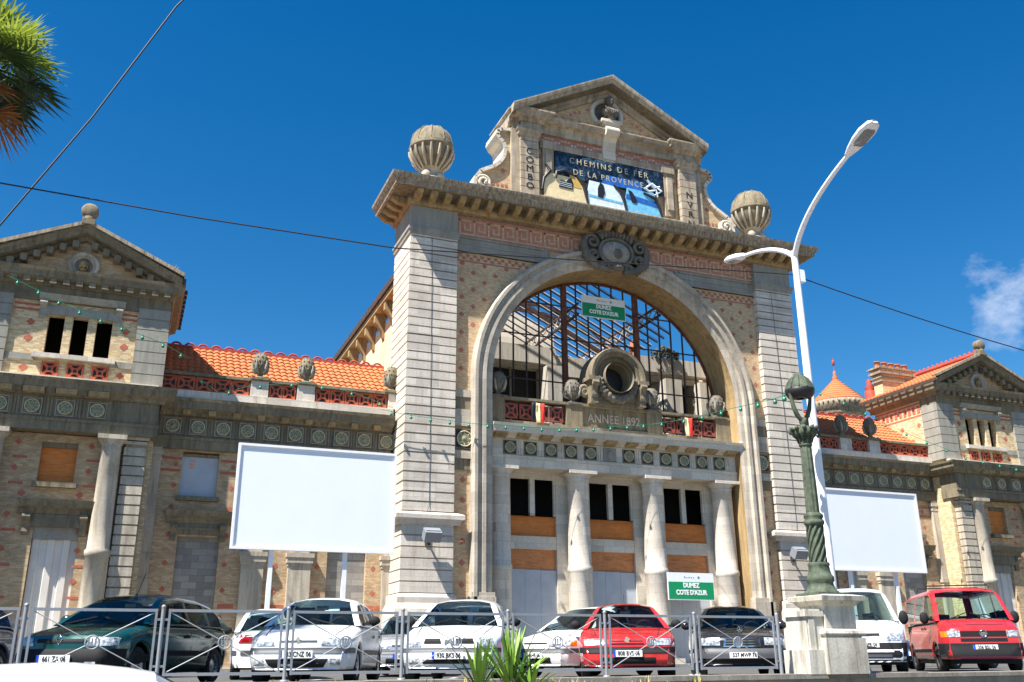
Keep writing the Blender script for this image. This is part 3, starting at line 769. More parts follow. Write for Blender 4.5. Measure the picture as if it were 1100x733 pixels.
    for i in range(12):
        x = -4.6+i*.84
        if i == 5:
            q = MB(); q.box(x-.27,x+.27,.44,.5,6.67,7.2,0); q.ball((x,.46,6.93),.2,0,10,6,sc=(1,.4,1)); q.build('worn_block', M['stone_grey'], ent)
            continue
        medallion('medallion', x, .5, 6.93, .26, ent)
        q = MB()
        for k in range(2): q.box(x+.35+k*.1, x+.42+k*.1, .47, .51, 6.65, 7.2, 0)
        q.build('triglyph', M['stone_white'], ent)
    # balcony parapet, dated panel, oculus
    p = MB()
    p.box(-5.44, 5.44, .6, 1.0, 7.82, 8.02, 0)
    for a, b in ((-5.44,-4.75),(-2.15,-1.45),(1.45,2.15),(4.75,5.44)): p.box(a, b, .62, 1.05, 8.02, 8.85, 0)
    p.box(-5.44, 5.44, .58, 1.08, 8.85, 8.95, 0); p.box(-1.45, 1.45, .75, .95, 8.02, 8.85, 1)
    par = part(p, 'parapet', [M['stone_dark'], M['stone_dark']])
    for s in (-1, 1):
        for i in range(4):
            x0 = s*(2.25+.62*i+(.06 if i > 1 else 0)); q = MB()
            grille_panel(q, min(x0, x0+s*.55), max(x0, x0+s*.55), .72, 8.12, 8.72, 0, 1)
            q.build('parapet_grille', [M['terracotta_old'], M['black_iron']], par)
    text_mesh('ANNEE 1892', .48, M['stone_wing'], 'lettering', par, .02, (0,.74,8.42), sx=.86, spacing=1.05, bold=.004)
    for cx in (-4.95,-1.78,1.78,4.95): finial(cx, .85, 8.97, par, r=.34, mat='bronze_stone')
    o = MB(); oc = 10.2
    o.lathe([(.72,1.0),(.72,0)], (0,1.0,oc), 'y', 32, 0)
    o.lathe([(.66,.62),(.66,.5),(.64,.3),(.64,-.2)], (0,1.0,oc), 'y', 32, 0)
    o.lathe([(.66,.62),(.69,.66),(.72,.64),(.76,.56),(.8,.56),(.84,.6),(.9,.6),(.94,.5),(.94,-.3)], (0,1.0,oc), 'y', 36, 0)
    hood = [(1.0,.1),(1.0,.72),(1.05,.8),(1.14,.8),(1.2,.9),(1.34,.92),(1.38,.82),(1.38,-.3)]
    v = []; fs = []; k = len(hood); ns = 24
    for i in range(ns+1):
        a = -.12+(PI+.24)*i/ns
        for r, d in hood: v.append((r*math.cos(a), 1.0-d, oc+.0+r*math.sin(a)))
    for i in range(ns):
        for j in range(k-1): fs.append((i*k+j, (i+1)*k+j, (i+1)*k+j+1, i*k+j+1))
    o.add(v, fs, 0, False)
    for s in (-1, 1):
        o.box(s*.98, s*1.5, .05, 1.3, 9.95, 10.12, 0); o.box(s*1.02, s*1.36, .2, 1.2, 8.95, 9.95, 0)
        console(o, s*1.2, .2, 9.2, 9.95, .14, .2, 0)
        o.tube([(s*(1.5+.22*math.cos(a*.5)*(1-a/24)), .6, 9.5+.3*math.sin(a*.5)*(1-a/24)) for a in range(18)], .1, 7, 0)
    # wall round the hole
    for i in range(32):
        a = 2*PI*i/32; b = 2*PI*(i+1)/32
        def sq(t):
            c, s_ = math.cos(t), math.sin(t); m_ = 1.04/max(abs(c), abs(s_)) if s_ < 0 else 1.04
            return (m_*c, .42, oc+m_*s_)
        o.add([(.9*math.cos(a),.42,oc+.9*math.sin(a)),(.9*math.cos(b),.42,oc+.9*math.sin(b)),sq(b),sq(a)], [(0,3,2,1)], 0)
    o.box(-1.05, 1.05, .5, 1.3, 8.95, 9.2, 0)
    for i in range(13):
        a = PI+PI*i/12; o.ball((.92*math.cos(a), .3, oc-.12+.86*math.sin(a)), .16+.05*math.sin(PI*i/12), 1, 8, 6)
        o.ball((.8*math.cos(a), .24, oc-.16+.74*math.sin(a)), .11, 1, 8, 6)
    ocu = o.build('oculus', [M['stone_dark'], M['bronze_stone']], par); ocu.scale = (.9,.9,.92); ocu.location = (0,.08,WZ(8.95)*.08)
    o = MB(); o.lathe([(.68,0),(.001,0)], (0,.98,oc), 'y', 24, 0); o.build('oculus_dark_disc', M['ink'], ocu)  # black disc added to stand for the dark seen through the hole
    # iron glazing frame (glass long gone)
    gf = MB(); y = 1.62
    def ztop(x): return AZ+math.sqrt(max(5.43**2-x*x, 0))
    for x in (-1.7, 1.7): gf.box(x-.1, x+.1, y-.1, y+.1, 8.95, ztop(x), 0)
    xs = [-1.13,-.57,0,.57,1.13]+[s*(1.7+.57*k) for s in (-1, 1) for k in range(1, 7)]
    for x in xs: gf.box(x-.028, x+.028, y-.03, y+.03, 7.9 if abs(x) > 1.5 else 11.3, ztop(x), 1)
    for z in (10.05, 12.0, 13.5):
        w = math.sqrt(5.43**2-max(z-AZ,0)**2)
        if z < 11: gf.box(-w,-1.4,y-.025,y+.025,z-.025,z+.025,1); gf.box(1.4,w,y-.025,y+.025,z-.025,z+.025,1)
        else: gf.box(-w,w,y-.025,y+.025,z-.025,z+.025,1)
    pts = [(-5.4*math.cos(PI*k/40), y, AZ+5.4*math.sin(PI*k/40)) for k in range(41)]
    gf.tube(pts, .07, 6, 0)
    part(gf, 'glazing_frame', [M['rust'], M['steel_dark']])
    # floor slab behind the parapet
    f_ = MB(); f_.box(-6.9, 6.9, 1.75, 8.2, 7.3, 7.8, 0); part(f_, 'gallery_floor', M['concrete'])
    WP = None
    return B
CP = central()

def train_hall():
    global WP
    WP = (1.0, .2)
    B = empty('train_hall', (0,12,0), 0, 'roofless iron train hall behind the arch with bare rafters and trusses', 'building')
    OFF = Vector((0,-12,0))
    def part(mb, name, mats):
        o = mb.build(name, mats, B); o.location = OFF; return o
    # side walls running back, under deep bracketed eaves
    for s in (-1,):
        mb = MB()
        x = s*8.2
        mb.box(-8.6,-8.3,2.4,20,0,13.3,0)
        part(mb, 'side_wall', M['plaster_warm'])
        for i in range(9):
            mb = MB(); y = 2.6+i*1.75; xx = s*8.58
            pts = [(xx,12.5),(xx+s*.1,12.65),(xx+s*.16,12.95),(xx+s*.34,13.2),(xx+s*.48,13.35),(xx+s*.48,13.75),(xx,13.75)]
            mb.prism(pts, y-.14, y+.14, 'y', 0)
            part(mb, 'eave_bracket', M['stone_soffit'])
        mb = MB()
        mb.box(-9.1,-8.4,2.4,18.4,13.75,14.0,1)
        mb.box(-9.2,-8.3,2.4,18.4,14.0,14.3,0)
        part(mb, 'eave', [M['steel_dark'], M['stone_soffit']])
    mb = MB(); mb.box(8.2, 8.5, 2.4, 20, 0, 13.3, 0); part(mb, 'side_wall', M['plaster_warm'])
    # ruined gallery inside
    mb = MB()
    mb.box(-8.2, -.3, 6.0, 6.5, 12.3, 13.15, 0); mb.box(2.6, 8.2, 6.0, 6.5, 12.55, 13.35, 0); mb.box(-.3, 2.6, 6.3, 6.6, 11.9, 12.9, 0)
    mb.box(-8.2, 8.2, 6.5, 11, 12.2, 12.5, 0)
    part(mb, 'gallery_beam', M['plaster'])
    for a, b in ((-.95,-.2),(5.35,6.25),(7.3,8.1)):
        mb = MB(); mb.box(a, b, 5.6, 6.95, 7.8, 12.15, 0); part(mb, 'partition', M['plaster'])
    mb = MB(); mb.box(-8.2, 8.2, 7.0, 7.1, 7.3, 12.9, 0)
    part(mb, 'dark_backing', M['dark'])  # near-black sheet added close behind the beam so the openings read dark
    mb = MB()
    for a in (-6.6,-5.2,-3.8,-2.4): mb.box(a, a+.1, 6.7, 6.8, 7.8, 12.2, 0)
    mb.box(-7.4,-1,6.7,6.8,9.9,9.98,0); mb.box(4.3,5.4,6.2,6.3,9.9,10.0,0)
    part(mb, 'inner_frame', M['concrete'])
    # white gabled wall standing further back
    mb = MB(); mb.prism([(-8.2,7.5),(2.35,7.5),(2.35,16.2),(-.6,17.55),(-3.4,18.6),(-5.2,18.0),(-8.2,13.2)], 12, 12.4, 'y', 0)
    part(mb, 'rear_wall', M['stone_white'])
    # rafters: bare lean-to roof falling to the right
    def zr(x): return 15.6-.5*x
    y = 3.0
    while y < 11.9:
        mb = MB(); mb.bar((-6.4,y,zr(-6.4)), (4.2,y,zr(4.2)), .03, .03, 0); mb.bar((-6.4,y+.05,zr(-6.4)-.06), (4.2,y+.05,zr(4.2)-.06), .035, .06, 1)  # pale bar paints the sunlit edge, dark bar the shaded underside
        part(mb, 'rafter', [M['purlin'], M['steel_dark']]); y += .6
    # lattice girders running back, arched trusses across
    def lattice(mb, a, b, h, n, t=.09):
        a = Vector(a); b = Vector(b); dz = Vector((0,0,h))
        mb.bar(a, b, t, t*1.2, 0); mb.bar(a-dz, b-dz, t, t*1.2, 0)
        for i in range(n):
            p = a.lerp(b, i/n); q = a.lerp(b, (i+1)/n)
            mb.bar(p, q-dz, t*.5, t*.6, 1); mb.bar(p-dz, q, t*.5, t*.6, 1)
    for x, z in ((-.85,14.1), (3.3,14.6)):
        mb = MB(); lattice(mb, (x,2.4,z), (x+.02,11.9,z), .5, 14, .08); part(mb, 'lattice_girder', [M['steel_dark'], M['steel_pale']])
    for y in (7.8,):
        mb = MB()
        arc = [(-6.0,15.4),(-4.0,16.0),(-2.1,16.1),(-.06,16.05),(2.03,15.4),(3.8,14.4),(5.44,13.2)]
        for d in (0, -.42):
            for p, q in zip(arc, arc[1:]): mb.bar((p[0],y,p[1]+d), (q[0],y,q[1]+d), .12, .14, 0)
        for p, q in zip(arc, arc[1:]): mb.bar((p[0],y,p[1]), (q[0],y,q[1]-.42), .06, .06, 0)
        mb.bar((-6,y,zr(-6)-.2), (4.4,y,zr(4.4)-.2), .14, .2, 0)
        part(mb, 'arched_truss', M['steel_dark'])
    WP = None
    return B
train_hall()
# ------------------------------------------------------------------ wings
def link(s):
    global WP
    WP = (1.028, 0)
    side = 'left' if s < 0 else 'right'
    lbl = ('low two storey wing joining the central pavilion to the pavilion with three dark upper windows beside the palm side' if s < 0 else '')
    lbl = 'low station wing with orange tiled roof left of the great arch' if s < 0 else 'low station wing with orange tiled roof right of the great arch'
    B = empty('station_wing', (s*12.8,1.6,0), 0, lbl, 'building', 'low wings of the station')
    OFF = -Vector(B.location)
    def part(mb, name, mats, par=None):
        o = mb.build(name, mats, par or B)
        if par is None: o.location = OFF
        return o
    X = lambda a: s*a
    m = MB(s)
    H = [(14.78,15.95,4.65,6.15), (14.52,15.85,0,3.35), (9.56,10.92,0,3.4), (9.6,10.8,4.65,6.15), (12.3,13.4,4.65,6.15)]
    m.wall(8.9, 17.4, 0, 6.25, 1.6, H, .3, 0)
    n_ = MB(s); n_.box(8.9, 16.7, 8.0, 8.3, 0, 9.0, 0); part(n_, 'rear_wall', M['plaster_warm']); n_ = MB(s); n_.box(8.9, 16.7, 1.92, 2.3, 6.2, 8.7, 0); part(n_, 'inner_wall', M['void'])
    for z in (5.7, 5.0, 4.3, 3.4, 2.5, 1.7, 1.0):
        for x in (16.15, 14.3, 12.65, 11.25, 9.3): motif(m, x, z, 1.6, .085)
    for z in (1.2,): 
        for a, b in ((9.0,9.5),(11.0,11.4),(12.3,13.0),(13.9,14.4),(16.0,16.6)): m.box(a, b, 1.592, 1.61, z, z+.09, 1)
    for a, b in ((15.97,16.6),(13.5,14.7)): m.box(a, b, 1.592, 1.61, 5.45, 5.54, 1); m.box(a, b, 1.592, 1.61, 5.85, 5.94, 1)
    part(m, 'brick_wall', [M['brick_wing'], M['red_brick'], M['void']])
    # stone pilasters with imposts
    for a, b in ((13.05,13.78),(11.49,12.24),(8.45,9.0),(16.62,17.1)):
        q = MB(s); top = 2.5 if b < 16 else 6.2
        q.box(a, b, 1.42, 1.6, 0, top, 0)
        if b < 16:
            q.box(a-.03, b+.03, 1.4, 1.6, 2.5, 2.6, 0); q.box(a-.06, b+.06, 1.36, 1.6, 2.6, 2.78, 0); q.box(a-.09, b+.09, 1.33, 1.6, 2.78, 2.92, 0)
            q.box(a+.06, b-.06, 1.47, 1.6, 2.92, 6.2, 0)
        else:
            q.box(a-.03, b+.03, 1.4, 1.6, 5.75, 5.85, 0); q.box(a-.06, b+.06, 1.37, 1.6, 5.95, 6.1, 0); q.box(a-.04, b+.04, 1.38, 1.6, 2.6, 2.75, 0); q.box(a-.04,b+.04,1.38,1.6,0,2.0,0)
        part(q, 'pilaster', M['stone_wing'])
    # windows: blind panel above, blocked door below
    for (a, b) in ((14.78,15.95),(9.6,10.8),(12.3,13.4)):
        w = MB(s); w.box(a, b, 1.75, 1.8, 4.65, 6.0, 0); w.box(a, b, 1.66, 1.74, 6.0, 6.08, 1)
        w.box(a-.1, b+.1, 1.45, 1.7, 4.5, 4.65, 1)
        for k in range(3): w.box(a+.78, a+.9, 1.735, 1.75, 5.62+.1*k, 5.68+.1*k, 2)
        part(w, 'window', [M['hoarding'], M['stone_dark'], M['orange']])
    for (a, b) in ((14.52,15.85),(9.56,10.92)):
        w = MB(s); w.box(a, b, 1.78, 1.85, 0, 3.4, 0)
        part(w, 'blocked_doorway', M['render_grey'])
    for (a, b) in ((14.18,16.29),):
        h = MB(s)
        h.prism([(1.6,3.75),(1.5,3.76),(1.46,3.9),(1.28,3.98),(1.26,4.08),(1.2,4.16),(1.6,4.22)], a, b, 'x', 0)
        h.box(a+.25, b-.25, 1.5, 1.6, 3.4, 3.75, 0); h.box(a+.3, b-.3, 1.46, 1.6, 3.55, 3.62, 0)
        for x in (a+.28, b-.28): console(h, x, 1.6, 3.2, 3.75, .09, .26, 0)
        part(h, 'door_hood', M['stone_dark'])
    WP = (1.016, 0)
    # entablature
    e = MB(s); path = [(8.95,1.45),(16.9,1.45)]
    e.box(8.95, 17.2, 1.42, 1.95, 6.2, 6.6, 0); e.box(8.95,17.2,1.38,1.45,6.5,6.6,0)
    e.box(8.95, 17.2, 1.47, 1.95, 6.6, 7.32, 0)
    e.prism([(1.5,7.32),(1.36,7.34),(1.32,7.44),(1.06,7.54),(1.04,7.74),(.98,7.78),(.96,7.88),(1.95,7.94),(1.95,7.32)], 8.95, 17.2, 'x', 0)
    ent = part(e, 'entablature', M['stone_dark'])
    for i in range(10):
        x = 9.15+i*.826
        if x > 16.75: break
        medallion('medallion', x, 1.47, 6.97, .28, ent, False, mir=s)
        q = MB(s)
        for k in range(2): q.box(x+.34+k*.09, x+.4+k*.09, 1.44, 1.48, 6.64, 7.28, 0)
        q.box(x+.3, x+.54, 1.12, 1.4, 7.34, 7.5, 1)
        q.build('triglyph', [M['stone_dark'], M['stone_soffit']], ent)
    # parapet
    p = MB(s)
    p.box(8.95, 17.25, 1.3, 1.75, 7.94, 8.22, 0)
    peds = ((8.7,9.13),(11.87,12.5),(13.52,14.13))
    for a, b in peds: p.box(a, b, 1.36, 1.78, 8.22, 8.8, 0); p.box(a-.06, b+.06, 1.3, 1.84, 8.8, 8.9, 1)
    for a, b in ((9.13,11.87),(12.5,13.52),(14.13,17.25)): p.box(a, b, 1.36, 1.7, 8.78, 8.88, 1)
    par = part(p, 'parapet', [M['stone'], M['stone_dark']])
    for a, b, n in ((9.17,11.83,5),(12.54,13.48,2),(14.17,17.2,5)):
        w = (b-a)/n
        for i in range(n):
            g = MB(s); grille_panel(g, a+i*w+.012, a+(i+1)*w-.012, 1.46, 8.24, 8.76, 0, 1)
            g.build('parapet_grille', [M['terracotta'], M['black_iron']], par)
    for x in (12.18,13.83,9.0): finial(x, 1.57, 8.92, par, s, r=.27)
    # roof
    r = MB(s)
    roof_tiles(r, 8.6, 17.25, 2.05, 8.95, 4.6, 10.75, 0)
    r.box(8.6, 17.25, 1.95, 2.1, 8.7, 8.95, 1)
    r.prism([(2.1,8.9),(4.6,10.7),(8.3,8.9)], 8.6, 17.25, 'x', 0)
    rf = part(r, 'roof', [M['tile'], M['stone_dark']])
    c = MB(s)
    c.box(8.6, 17.25, 4.5, 4.75, 10.68, 10.86, 0)
    for i in range(17):
        x = 8.85+i*.49
        c.tube([(x+.17*math.cos(a*PI/8), 4.6, 10.84+.13*math.sin(a*PI/8)) for a in range(9)], .04, 6, 0)
    c.build('ridge_crest', M['tile_red'], rf)
    WP = None
    return B
M['eave_wood'] = plain('dark_eave_wood', sr(74,56,44), .85, var=.3)
def pavilion(s):
    global WP
    WP = (1.022, 0)
    lbl = 'gabled station pavilion with three dark upper windows nearest the fan palm' if s < 0 else 'gabled station pavilion with a brick chimney above the red van'
    B = empty('end_pavilion', (s*19.8,.6,0), 0, lbl, 'building', 'gabled end pavilions of the station')
    OFF = -Vector(B.location)
    def part(mb, name, mats, par=None):
        o = mb.build(name, mats, par or B)
        if par is None: o.location = OFF
        return o
    U = 19.85; L = 19.5     # axes of upper and lower floor
    m = MB(s)
    xi, xo = 17.0, 22.75
    W = [(18.73,19.21,8.8,10.17),(19.47,19.93,8.8,10.17),(20.17,20.65,8.8,10.17)]
    dr = [(18.57,19.83,0,3.65),(18.93,19.95,4.7,5.95)]
    WP = (1.038, 0); n_ = MB(s); n_.wall(xi-.1, xo-.05, 0, 6.25, .6, dr, .35, 0)
    for x in (18.7, 20.3): motif(n_, x, 4.35, .6, .1)
    for z in (5.4, 3.2, 2.2, 1.3, 4.6):
        for x in (18.45, 20.5): n_.box(x-.2, x+.2, .592, .61, z, z+.08, 1); motif(n_, x+.1, z+.5, .6, .09)
    part(n_, 'brick_wall', [M['brick_wing'], M['red_brick']])
    WP = (1.022, 0)
    m.wall(xi+.05, xo-.05, 6.2, 10.9, .6, W, .3, 3)
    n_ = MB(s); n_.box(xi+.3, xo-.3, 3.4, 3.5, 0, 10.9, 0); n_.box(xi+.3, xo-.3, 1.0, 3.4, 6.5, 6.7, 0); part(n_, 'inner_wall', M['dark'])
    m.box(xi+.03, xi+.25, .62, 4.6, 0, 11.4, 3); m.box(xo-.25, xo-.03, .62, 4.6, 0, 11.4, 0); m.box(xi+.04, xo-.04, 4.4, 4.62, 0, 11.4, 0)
    for x in (18.3, 21.15):
        for z in (9.85, 9.3): motif(m, x, z, .6, .12)
        motif(m, x, 8.3, .6, .12)
    for a, b in ((18.0,18.62),(20.85,21.7)):
        m.box(a, b, .592, .61, 10.42, 10.5, 1); m.box(a, b, .592, .61, 10.25, 10.33, 1)
    for a, b in ((17.98,18.66),(20.76,21.72)): m.box(a, b, .56, .61, 8.55, 8.76, 4)
    # side wall red frieze and motifs
    for y in (1.8, 2.9, 4.0): motif(m, y, 9.9, xi+.03, .12, 1, 'x'); motif(m, y+.5, 9.2, xi+.03, .12, 1, 'x')
    m.box(xi+.02, xi+.05, 1.55, 4.58, 10.35, 10.42, 1); m.box(xi+.02, xi+.05, 1.55, 4.58, 10.95, 11.02, 1)
    for k in range(10): m.box(xi+.02, xi+.05, 1.6+.3*k, 1.78+.3*k, 10.5, 10.86, 1)
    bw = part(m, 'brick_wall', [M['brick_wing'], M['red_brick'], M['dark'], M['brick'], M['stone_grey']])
    # corner quoins, upper
    for a, b in ((17.0,17.97),(21.77,22.75)):
        q = MB(s); n = 7; h = (10.75-8.02)/n
        for i in range(n): q.box(a-.03, b, .5, 1.5, 8.02+i*h+.02, 8.02+(i+1)*h-.012, 0)
        q.box(a, b-.03, .53, 1.48, 8.02, 10.75, 0)
        part(q, 'quoin', M['stone_grey'])
    WP = (1.038, 0)
    # lower rusticated pilaster with plain neighbours
    for a, b in ((16.95,17.6),(21.9,22.6)):
        q = MB(s); q.box(a+.03, b-.03, .36, .62, 0, 6.0, 0)
        h = .305
        for i in range(19): q.box(a, b, .26, .62, .1+i*h+.04, .1+(i+1)*h-.012, 0)
        q.box(a-.03, b+.03, .22, .62, 5.98, 6.08, 0); q.box(a-.06, b+.06, .2, .62, 6.12, 6.215, 0)
        part(q, 'quoin', M['stone_wing'])
    for cx in (17.97, 21.25):
        c = MB(s); y = .33
        c.lathe([(.45,0),(.45,.3),(.36,.36),(.34,2.5),(.37,2.52),(.38,2.68),(.325,2.74),(.315,3.4),(.29,5.75),(.31,5.78),(.29,5.82),(.29,5.9),(.38,6.02),(.4,6.06)], (cx,y,0), 'z', 24, 0)
        c.box(cx-.42, cx+.42, y-.42, .62, 6.06, 6.2, 0)
        part(c, 'column', M['stone_wing'])
    WP = (1.022, 0)
    # windows
    up = MB(s)
    up.box(18.5, 20.95, .4, .66, 8.65, 8.8, 0); up.box(18.55, 20.9, .5, .62, 10.17, 10.45, 1)
    up.prism([(.6,10.62),(.46,10.64),(.4,10.74),(.34,10.84),(.6,10.88)], 18.4, 21.0, 'x', 1)
    for x in (18.56, 20.84): console(up, x, .6, 10.0, 10.62, .1, .2, 1)
    part(up, 'window_surround', [M['stone'], M['stone_grey']])
    for a in (18.66, 19.4, 20.14):
        g = MB(s); grille_panel(g, a, a+.5, .52, 8.05, 8.54, 0, 1); part(g, 'window_grille', [M['terracotta'], M['black_iron']])
    WP = (1.038, 0)
    w = MB(s); w.box(18.93, 19.95, .78, .82, 4.7, 5.8, 0); part(w, 'plywood_board', M['ply'])
    w = MB(s); w.box(18.83, 20.05, .42, .8, 4.54, 4.7, 0); part(w, 'window_sill', M['stone_dark'])
    w = MB(s); w.box(18.93,19.95,.7,.85,5.8,5.95,0); part(w, 'window_lintel', M['stone_dark'])
    h = MB(s); a, b = 18.2, 20.33
    h.prism([(.6,3.72),(.48,3.73),(.44,3.86),(.24,3.94),(.22,4.04),(.16,4.12),(.6,4.18)], a, b, 'x', 0)
    h.box(a+.25, b-.25, .48, .6, 3.35, 3.72, 0); h.box(18.57,19.83,.66,.9,3.0,3.65,1)
    for x in (a+.28, b-.28): console(h, x, .6, 3.1, 3.72, .1, .3, 0)
    part(h, 'door_hood', [M['stone_dark'], M['stone_grey']])
    d = MB(s)
    v = []; n = 24
    for i in range(n*2+1):
        x = 18.57+(19.83-18.57)*i/(n*2); yy = .74 if (i//8) % 2 else .8
        v += [(x,yy,0),(x,yy,3.0)]
    d.add(v, [(2*i,2*i+2,2*i+3,2*i+1) for i in range(n*2)], 0)
    part(d, 'corrugated_door_sheet', M['white_sheet'])
    # entablature between storeys
    WP = (1.03, 0)
    path = [(16.8,1.6),(16.8,.06),(22.8,.06),(22.8,1.6)]
    e = MB(s)
    e.box(16.82, 22.8, .04, 1.0, 6.22, 6.6, 0); e.box(16.79,22.83,.0,.05,6.5,6.6,0); e.box(16.85, 22.77, .08, 1.0, 6.6, 7.3, 0)
    prof = [(0,7.3),(.08,7.32),(.12,7.42),(.34,7.52),(.36,7.68),(.42,7.72),(.44,7.8),(0,7.86)]
    e.sweep(path, prof, 0); e.box(16.87,22.78,.08,1.5,7.3,7.84,0)
    e.box(16.95, 22.77, .3, 1.2, 7.84, 8.02, 1)
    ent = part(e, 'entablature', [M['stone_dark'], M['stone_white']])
    for i, x in enumerate((18.66, 19.58, 20.5, 21.4)):
        medallion('medallion', x, .08, 6.94, .27, ent, False, mir=s)
        q = MB(s)
        for k in range(3): q.box(x+.36+k*.1, x+.42+k*.1, .05, .09, 6.64, 7.26, 0)
        q.box(x-.3, x+.3, -.26, .0, 7.34, 7.5, 1); q.box(x+.34,x+.6,-.2,.0,7.36,7.5,0)
        q.build('triglyph', [M['stone_dark'], M['stone_soffit']], ent)
    # gable
    WP = (1.022, 0, -.14)
    g = MB(s)
    g.box(xi-.01, xo+.01, .52, 1.52, 10.75, 11.25, 0)
    gp = [(xi-.02,13),(xi-.02,.5),(xo+.02,.5),(xo+.02,13)]
    gp = [(a, min(b, 4.8)) for a, b in gp]
    g.sweep(gp, [(0,11.25),(.06,11.27),(.1,11.42),(.3,11.5),(.32,11.66),(.37,11.7),(.39,11.8),(0,11.86)], 0)
    g.box(xi, xo, .52, 4.7, 11.25, 11.84, 0)
    for i in range(15):
        x = xi+.15+i*(xo-xi-.3)/14; g.box(x-.1, x+.1, .22, .5, 11.3, 11.48, 0)
    ap = 13.36; sl = (ap-11.84)/((xo-xi)/2+.45); xc = (xi+xo)/2
    g.prism([(xi-.1,11.84),(xo+.1,11.84),(xc,ap-.25)], .55, 4.7, 'y', 1)
    for d in (-1, 1):
        pr = [(.0,-.3),(.1,-.28),(.14,-.14),(.42,-.1),(.44,.04),(.52,.1),(.52,.18),(-.3,.18)]
        v = []
        for X, Z in ((xc+d*((xo-xi)/2+.28), 11.8), (xc, ap)):
            for o, hh in pr: v.append((X, .52-o, Z+hh))
        k = len(pr); g.add(v, [(i,i+1,k+i+1,k+i) for i in range(k-1)]+[tuple(range(k))], 0)
        for i in range(8):
            t = (i+.6)/8.4; X = xc+d*((xo-xi)/2+.2)*(1-t); Z = 11.84+(ap-11.84)*t-.28
            g.box(X-.1, X+.1, .2, .5, Z-.22+.0, Z+.02, 0)
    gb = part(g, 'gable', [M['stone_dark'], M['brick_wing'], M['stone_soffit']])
    md = MB(s); xm = 19.85
    md.lathe([(.5,0),(.5,.1),(.46,.16),(.38,.16),(.35,.08),(.32,.12),(.28,.04)], (xm,.55,12.16), 'y', 26, 0); md.lathe([(.28,.04),(.001,.03)], (xm,.55,12.16), 'y', 26, 2)
    relief_head(md, xm, .52, 12.16, .27, 1)
    md.build('carved_medallion', [M['stone_wing'], M['stone_soffit'], M['bronze_stone']], gb)
    # roof
    r = MB(s)
    hw = (xo-xi)/2+.32
    for d in (-1, 1):
        n = 7; Lr = math.hypot(hw, ap-11.84)
        for i in range(n):
            a, b = i/n, (i+1)/n+.02
            nx = 44; v = []
            for j in range(nx+1):
                y = .0+5.2*j/nx; bump_ = .05*(j % 2)
                for t, u in ((a,.1),(b,.04)):
                    v.append((xc+d*hw*(1-t), y, 11.95+(ap-11.84)*t+bump_+u))
            f = [(2*j,2*j+2,2*j+3,2*j+1) for j in range(nx)]
            r.add(v, f, 0)
            v2 = []
            for j in range(nx+1):
                p = v[2*j]; v2 += [p, (p[0], p[1], p[2]-.08)]
            r.add(v2, [(2*j,2*j+2,2*j+3,2*j+1) for j in range(nx)], 0)
        r.bar((xc+d*(hw+.02),0,11.9), (xc+d*(hw+.02),5.2,11.9), .1, .14, 3)
        r.bar((xc+d*hw,-.02,12.1), (xc,-.02,ap+.25), .1, .12, 2)
        r.bar((xc+d*hw,.14,12.1), (xc,.14,ap+.25), .14, .1, 2)
        # eave soffit with rafter ends
        r.box(xc+d*((xo-xi)/2), xc+d*hw, .6, 5.2, 11.84, 11.9, 3)
    for i in range(9):
        y = .8+i*.5; r.box(xi-.5, xi, y-.06, y+.06, 11.7, 11.83, 3)
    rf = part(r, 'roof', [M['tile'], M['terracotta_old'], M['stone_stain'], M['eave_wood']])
    cr = MB(s); cr.tube([(xc,.1,ap+.3),(xc,5.2,ap+.3)], .13, 8, 0)
    for i in range(16): cr.ball((xc, .4+i*.3, ap+.42), .1, 0, 8, 5, sc=(.5,1,1.2))
    cr.build('ridge_crest', M['tile_red'], rf)
    b = MB(s); b.box(xc-.2,xc+.2,-.1,.3,ap+.15,ap+.35,0)
    b.lathe([(.14,-.18),(.2,-.1),(.2,.1),(.14,.18)], (xc,.1,ap+.35), 'z', 12, 0)
    b.lathe([(.001,.17),(.2,.17),(.27,.13),(.27,-.13),(.2,-.17),(.001,-.17)], (xc,.08,ap+.68), 'y', 18, 0)
    b.build('gable_finial', M['stone_dark'], rf)
    WP = None
    return B
link(-1); link(1); pavilion(-1); pavilion(1)
# ------------------------------------------------------------------ things behind the right wing
def turret():
    B = empty('corner_turret', (23.5,14,.95), 0, 'round turret with a conical orange tile roof rising behind the right wing', 'turret')
    m = MB(); m.lathe([(2.0,0),(2.0,13.9),(2.1,13.95)], (0,0,0), 'z', 32, 0); m.build('wall', M['brick'], B)
    m = MB(); m.lathe([(2.1,13.9),(2.2,14.2),(2.45,14.4),(2.5,14.75),(2.1,14.8)], (0,0,0), 'z', 36, 0)
    for i in range(36):
        a = i*PI/18; m.ball((2.5*math.cos(a),2.5*math.sin(a),14.6), .09, 0, 6, 4)
    m.build('cornice', M['stone_stain'], B)
    m = MB(); n = 9
    for i in range(n):
        a, b = i/n, (i+1)/n
        m.lathe([(2.25*(1-a)+.12,14.82+1.65*a-.03),(2.25*(1-a)+.12,14.82+1.65*a+.03),(2.25*(1-b)+.08,14.82+1.65*b)], (0,0,0), 'z', 36, 0, False)
    m.lathe([(.22,16.4),(.24,16.55),(.12,16.7),(.16,16.85),(.05,17.0),(.02,17.0)], (0,0,0), 'z', 12, 0)
    r = m.build('roof', M['tile'], B)
    m = MB(); m.tube([(0,0,16.9),(0,0,17.9)], .03, 6, 0); m.ball((0,0,17.55), .13, 0, 8, 6, sc=(1,1,1.7)); m.build('spire', M['tile_red'], r); B.scale = (.74,.74,1)
    return B
turret()
